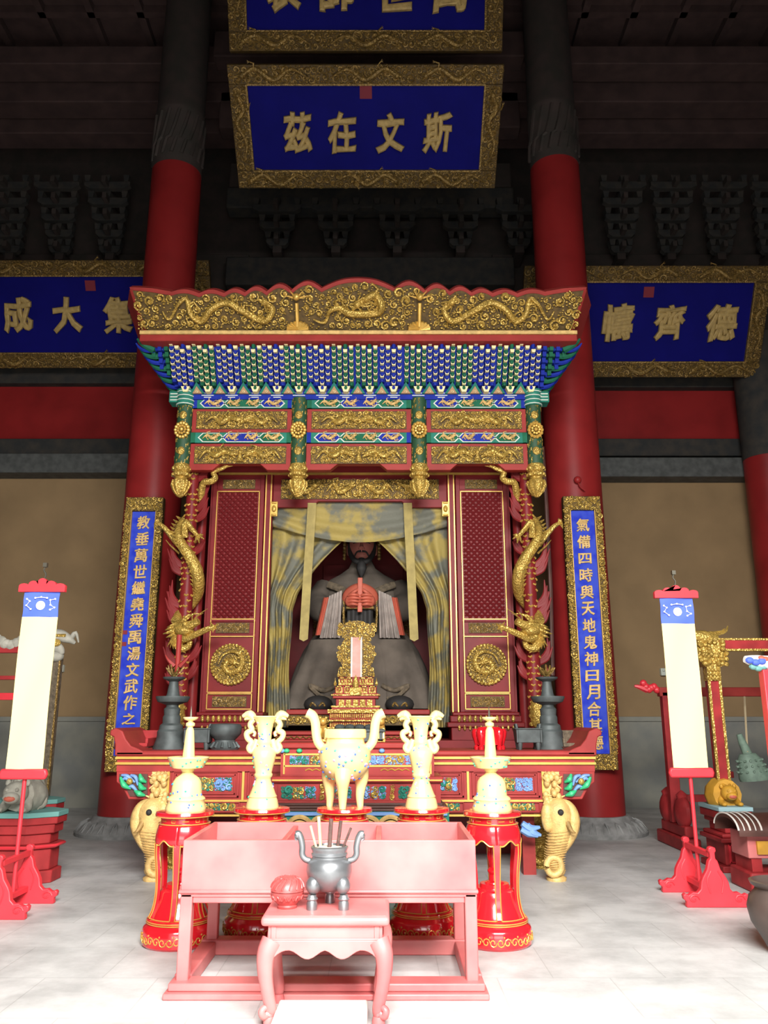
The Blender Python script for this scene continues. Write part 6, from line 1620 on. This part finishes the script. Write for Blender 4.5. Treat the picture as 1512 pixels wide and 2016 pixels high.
def right_rack():
    Y = 9.64; zf = lambda p: Z(p, Y); xp = X(1426, 1560, Y) + .02
    t = thing('bell_rack', 'gold and red bell rack with dragon corners standing on a yellow beast, right side', 'instrument rack', (xp, Y, 0))
    zt = Z(1584, 9.7)
    pedestal(t, xp - .15, xp + .15, 9.45, 9.98, zt, 'old_red', 'pale_blue'); beast(t, xp, 9.72, zt, .45, 'beast_yellow')
    m = MB(); m.box(xp - .07, xp + .07, Y + .03, Y + .13, zt + .12, zf(1312)); p = m.build('post', 'old_red', t, bevel=.006)
    m = MB()
    for s in (-1, 1): m.box(xp + s * .062 - .014, xp + s * .062 + .014, Y + .015, Y + .05, zt + .2, zf(1340))
    m.box(xp - .078, xp + .078, Y + .01, Y + .14, zf(1340), zf(1312))
    for i in range(12): m.ell((xp + (i % 4 - 1.5) * .04, Y + .005, zf(1336) + .05 * (i // 4)), .022, 6, 4)
    m.build('post_gilding', 'gold', p)
    x2 = xp + 1.02
    m = MB(); m.box(x2 - .07, x2 + .07, Y + .03, Y + .13, 0, zf(1312)); m.build('post', 'old_red', t, bevel=.006)
    m = MB(); m.box(xp - .1, x2 + .4, Y + .03, Y + .13, zf(1279), zf(1258)); b = m.build('top_beam', 'old_red', t, bevel=.006)
    m = MB()
    for z in (zf(1279), zf(1258)): m.box(xp - .1, x2 + .4, Y + .02, Y + .14, z - .012, z + .012)
    m.build('beam_gilding', 'gold', b)
    for xx, s in ((xp, -1), (x2, 1)):
        m = MB(); rnd = random.Random(4)
        m.frustum(xx - .1, xx + .1, Y, Y + .16, zf(1312), zf(1295), -.06, 0); m.box(xx - .16, xx + .16, Y + .01, Y + .15, zf(1295), zf(1262))
        for i in range(46): m.ell((xx + rnd.uniform(-.16, .16), Y + rnd.uniform(-.02, .01), rnd.uniform(zf(1308), zf(1258))), (.035, .03, .03), 6, 4)
        h = Vector((xx - .12, Y + .06, zf(1258)))
        m.tube(spline([h + Vector((.2, 0, -.02)), h + Vector((.06, 0, .02)), h + Vector((-.1, -.02, .06))], 4), taper(9, .08, .05, .09), 8)
        for i in range(5): m.tube(spline([h + Vector((0, -.02, .03)), h + Vector((.1 + .05 * i, 0, .08)), h + Vector((.2 + .04 * i, 0, .04 + .03 * i))], 3), taper(7, .03, .006), 5)
        m.build('dragon_corner', 'gold', t, ang=70)
right_rack()

def red_rack():
    Y = 11.2; zf = lambda p: Z(p, Y); Hx = lambda px, p: X(px, p, Y)
    xp = Hx(1330, 1560)
    t = thing('chime_rack', 'plain red chime rack with flower tipped beam behind the right banner', 'instrument rack', (xp, Y, 0))
    m = MB(); m.box(xp - .07, xp + .07, Y, Y + .12, .3, zf(1362)); m.build('post', 'old_red', t, bevel=.01)
    m = MB(); m.box(xp + 2.06, xp + 2.2, Y, Y + .12, 0, zf(1362)); m.build('post', 'old_red', t, bevel=.01)
    m = MB(); m.box(xp - .1, xp + 2.2, Y, Y + .12, zf(1371), zf(1353)); b = m.build('top_beam', 'panel_red', t, bevel=.01)
    m = MB()
    for i in range(6): m.ell((xp - .12 - .035 * i, Y + .05, zf(1358) + .03 * sin(i * 1.5) + .012 * i), (.05, .05, .05), 8, 6)
    m.tube(spline([(xp - .25, Y + .05, zf(1358)), (xp - .36, Y + .05, zf(1352)), (xp - .42, Y + .05, zf(1350))], 3), taper(7, .045, .015), 6); m.build('flower_tip', 'stand_red', b)
    m = MB(); m.box(xp - .1, xp + .1, Y - .5, Y + .6, .0, .16); m.box(xp - .06, xp + .06, Y - .4, Y + .5, .16, .3); m.build('foot_beam', 'old_red', t, bevel=.02)
    for s in (-1, 1):
        m = MB(); m.ell((xp, Y + .06 + s * .28, .45), (.1, .2, .2), 14, 10); m.lathe([(.06, .6), (.075, .66), (.03, .7), (0, .72)], (xp, Y + .06 + s * .28, 0), 12); m.build('drum_stone', 'old_red', t)
    m = MB(); m.box(xp + .07, xp + .8, Y + .02, Y + .1, .55, .64); m.box(xp + .07, xp + .8, Y + .03, Y + .09, .85, .93); m.build('lower_rail', 'old_red', t, bevel=.006)
    # green bronze bell on a rope
    xb, yb = X(1484, 1500, 10.7), 10.7; zq = lambda p: Z(p, yb); xt = xp + 1.6
    tb = thing('bronze_bell', 'green bronze bell with knobs hanging by a rope at the right edge', 'bell', (xb, yb, zq(1536)))
    H = zq(1484) - zq(1536)
    tilt = lambda r, a, z: Vector((xb + cos(a) * r - (z) * .22, yb + sin(a) * r * .75, zq(1536) + z + cos(a) * r * .1))
    m = MB(); vs = []; fs = []; n = 24; prof = [(.19, 0), (.195, .03), (.175, H * .4), (.135, H * .85), (.1, H), (0.02, H * 1.03)]
    for r, z in prof:
        for j in range(n): vs.append(tilt(r, 2 * pi * j / n, z))
    for i in range(len(prof) - 1):
        for j in range(n): fs.append((i * n + j, i * n + (j + 1) % n, (i + 1) * n + (j + 1) % n, (i + 1) * n + j))
    fs.append(tuple(range(n))[::-1]); m.add(vs, fs); bl = m.build('bell_body', 'bronze_green', tb, ang=50)
    m = MB()
    for r_ in range(3):
        for j in range(14):
            a = 2 * pi * j / 14; z = H * (.35 + .2 * r_); m.tube([tilt(.165 - .015 * r_, a, z), tilt(.2 - .015 * r_, a, z)], [.02, .012], 6)
    m.build('bell_knob', 'bronze_green', bl)
    m = MB(); top = tilt(0, 0, H)
    m.tube([top, top + Vector((-.05, 0, .14)), top + Vector((-.08, 0, .24))], [.06, .05, .035], 10); m.build('bell_shank', 'bronze_green', tb)
    m = MB(); m.tube([(top.x - .02, yb - .05, top.z + .02), (X(1466, 1376, 11.15), 11.15, Z(1372, 11.15))], .014, 6); m.build('rope', 'rope', tb)
red_rack()

def right_edge():
    # painted rack end at the very right edge
    Y = 7.4; x = X(1528, 1450, Y); zf = lambda p: Z(p, Y)
    t = thing('drum_rack', 'bright red rack post with painted cloud head, cut by the right edge', 'instrument rack', (x, Y, 0))
    m = MB(); m.box(x - .05, x + .07, Y, Y + .1, .1, zf(1318)); m.build('post', 'stand_red', t, bevel=.008)
    m = MB(); m.box(x - .25, x + .3, Y - .25, Y + .35, 0, .1); m.build('foot', 'stand_red', t, bevel=.01)
    A, B, C = MB(), MB(), MB(); q = lambda px, p, d=0: Vector((X(px, p, Y), Y + .05 + d, zf(p)))
    m = MB(); m.tube(spline([q(1540, 1305), q(1510, 1304), q(1485, 1300), q(1470, 1297)], 4), taper(13, .07, .03, .06), 8); h = m.build('cloud_head', 'white_paint', t)
    for a, b in ((1476, 1300), (1488, 1304), (1500, 1302)): A.ell(q(a, b, -.05), (.04, .03, .03), 8, 6)
    for a, b in ((1486, 1312), (1496, 1315), (1506, 1312)): B.ell(q(a, b, -.02), (.04, .03, .03), 8, 6)
    for a, b in ((1500, 1296), (1508, 1298)): C.ell(q(a, b, -.04), (.035, .03, .025), 8, 6)
    A.build('blue_cloud', 'banner_blue', h); B.build('green_cloud', 'turquoise', h); C.build('pink_cloud', 'coral', h)
    # zither lying on a stand
    Y = 8.3; zf = lambda p: Z(p, Y); xa = X(1452, 1625, Y); xb = xa + 1.1
    zt = zf(1606)
    t = thing('zither_stand', 'low red stand with yellow panel under the zither at the right edge', 'stand', (xa + .5, Y, 0))
    m = MB(); m.box(xa + .12, xb, Y + .1, Y + .5, .3, zf(1642)); m.build('stand_panel', 'faded_red', t, bevel=.01)
    m = MB(); m.box(xa + .1, xb, Y + .05, Y + .55, 0, .18); m.build('stand_base', 'old_red', t, bevel=.02)
    m = MB(); m.box(xa + .2, xb, Y + .07, Y + .1, .34, .46); m.build('yellow_panel', 'beast_yellow', t)
    for a in (xa + .15, xb - .2): m = MB(); m.box(a, a + .1, Y + .12, Y + .5, .18, .3); m.build('foot_block', 'old_red', t)
    t = thing('zither', 'dark zither with pale curved edge strings at the right edge', 'instrument', (xa + .5, Y, zf(1642)))
    def top(u, v): 
        a = pi * u; return (lerp(xa, xb, v) , Y + .28 - cos(a) * .3, zf(1640) + sin(a) * .17 * (1.0 - .15 * (1 - v)))
    m = MB(); m.sheet(top, 14, 6, (0, 0, -.03)); z = m.build('sound_board', 'dark_wood', t, ang=60)
    m = MB()
    for i in range(5): m.tube([Vector(top((j + .5) / 15, .0 + .05 * i)) + Vector((0, 0, .008)) for j in range(15)], .009 if i % 2 == 0 else .006, 5)
    m.build('pale_edge', 'pale_block', z)
    # brown jar
    Y = 6.3; x = X(1552, 1830, Y)
    t = thing('jar', 'dark brown glazed jar on the floor at the right edge', 'jar', (x, Y, 0))
    m = MB(); m.lathe([(.13, 0), (.14, .02), (.17, .08), (.24, .2), (.26, .3), (.24, .37), (.2, .41), (.19, .43), (.22, .45), (.23, .475), (.21, .48), (.18, .45), (.0, .4)], (x, Y, 0), 36); m.build('jar_body', 'jar_brown', t)
right_edge()

def left_side():
    Y = 10.3; zf = lambda p: Z(p, Y); xp = X(86, 1540, Y)
    t = thing('chime_rack', 'grey and gold dragon ended chime rack on a red base with white beast, left side', 'instrument rack', (xp, Y, 0))
    m = MB(); m.box(xp - .06, xp + .06, Y, Y + .1, .7, zf(1296)); p = m.build('post', 'robe_trim', t, bevel=.01)
    m = MB(); m.box(xp - 2.2, xp - 2.08, Y, Y + .1, 0, zf(1296)); m.build('post', 'robe_trim', t, bevel=.01)
    m = MB()
    for s in (-1, 1): m.box(xp + s * .055 - .01, xp + s * .055 + .01, Y - .01, Y + .02, .75, zf(1300))
    m.build('post_edge', 'old_gold', p)
    m = MB(); h = Vector((X(118, 1255, Y), Y, zf(1257)))
    m.tube(spline([h + Vector((-.3, 0, -.1)), h + Vector((-.15, 0, .02)), h + Vector((0, 0, .03)), h + Vector((.12, -.02, -.01)), h + Vector((.2, 0, -.06))], 5), taper(21, .09, .02, .085), 10)
    m.tube(spline([h + Vector((-.1, 0, -.08)), h + Vector((.02, -.02, -.14)), h + Vector((.06, -.02, -.2))], 4), taper(9, .09, .03), 8)
    for i in range(4): m.tube(spline([h + Vector((-.1, 0, .04)), h + Vector((-.2 - .03 * i, 0, .1 + .02 * i)), h + Vector((-.3, 0, .06 + .06 * i))], 3), taper(7, .035, .008), 5)
    m.tube(spline([h + Vector((.14, 0, .0)), h + Vector((.2, -.02, .07)), h + Vector((.24, 0, -.05))], 3), taper(7, .04, .01), 6)
    m.ell((xp, Y, zf(1292)), (.1, .09, .07), 10, 7)
    hd = m.build('dragon_end', 'beast_white', t, ang=70); m = MB(); m.ell(h + Vector((-.02, -.08, -.06)), (.07, .04, .05), 8, 6); m.tube([h + Vector((-.12, -.08, .03)), h + Vector((.1, -.08, .03))], .02, 5); m.build('dragon_gilding', 'gold', hd)
    for p0, p1, mt in ((1268, 1285, 'old_red'), (1330, 1338, 'old_red'), (1364, 1378, 'stand_red')):
        m = MB(); m.box(xp - 2.2, xp - .06, Y + .02, Y + .1, zf(p1), zf(p0)); m.build('cross_beam', mt, t, bevel=.008)
    # carved ridge ornament on the beam
    m = MB(); rnd = random.Random(2)
    for i in range(16): m.ell((xp - .25 - .07 * i, Y + .05, zf(1262) + .05 * sin(i * .9)), (.08, .05, .07), 8, 6)
    m.build('ridge_carving', 'beast_white', t)
    # octagonal red base, slab, white beast
    def octo(mb, c, r, z0, z1): mb.lathe([(r, z0), (r, z1)], (c[0], c[1], 0), 8, 1.0, .8, pi / 8)
    for (c, s, lab) in (((X(40, 1650, 8.95), 9.0), 1.0, None), ((X(62, 1600, 10.4), 10.3), .95, 'back')):
        m = MB()
        for z0, z1, r in ((0, .12, .42), (.12, .33, .38), (.33, .37, .43), (.37, .47, .36), (.47, .56, .40), (.56, .63, .43)): octo(m, c, r * s, z0, z1)
        m.build('octagonal_base', 'old_red', t, bevel=.01)
        m = MB(); octo(m, c, .44 * s, .63, .68); m.build('base_slab', 'turquoise', t, bevel=.006)
        m = MB(); m.lathe([(.42 * s, .335), (.435 * s, .35), (.42 * s, .365)], (c[0], c[1], 0), 8, 1.02, .82, pi / 8); m.build('base_red_line', 'stand_red', t)
        beast(t, c[0] - .02, c[1] + (.0), .68, .62, 'beast_white')
left_side()

# small white wall sensors and the cable beside the right column
for px, py, lab in ((121, 1316, 'small white sensor box on the tan wall, left of the shrine'), (1305, 1323, 'small white sensor box on the tan wall, right of the shrine')):
    p = at(px, py, 16.1); m = MB(); m.box(p.x - .05, p.x + .05, 16.05, 16.15, p.z - .07, p.z + .07); m.ell((p.x, 16.05, p.z + .03), .03, 8, 6)
    tag(m.build('sensor_box', 'line_white', bevel=.01), lab, 'sensor')
x0 = X(1112, 955, 12.1); m = MB()
m.ell(at(1137, 945, 12.12), .06, 12, 8)
m.tube(spline([at(1137, 945, 12.12), at(1142, 958, 12.1), at(1152, 966, 12.1)], 4), .012, 6)
tag(m.build('round_knob', 'column_red'), 'small round red knob with a short cord on the right column', 'knob')
x = X(1075, 1150, 11.9); m = MB(); m.tube([at(1068, 880, 11.2), at(1076, 1000, 11.2), at(1084, 1160, 11.2), at(1088, 1330, 11.2)], .028, 8)
tag(m.build('cable_conduit', 'dark_wood'), 'thin brown conduit running up between shrine and right column', 'conduit')
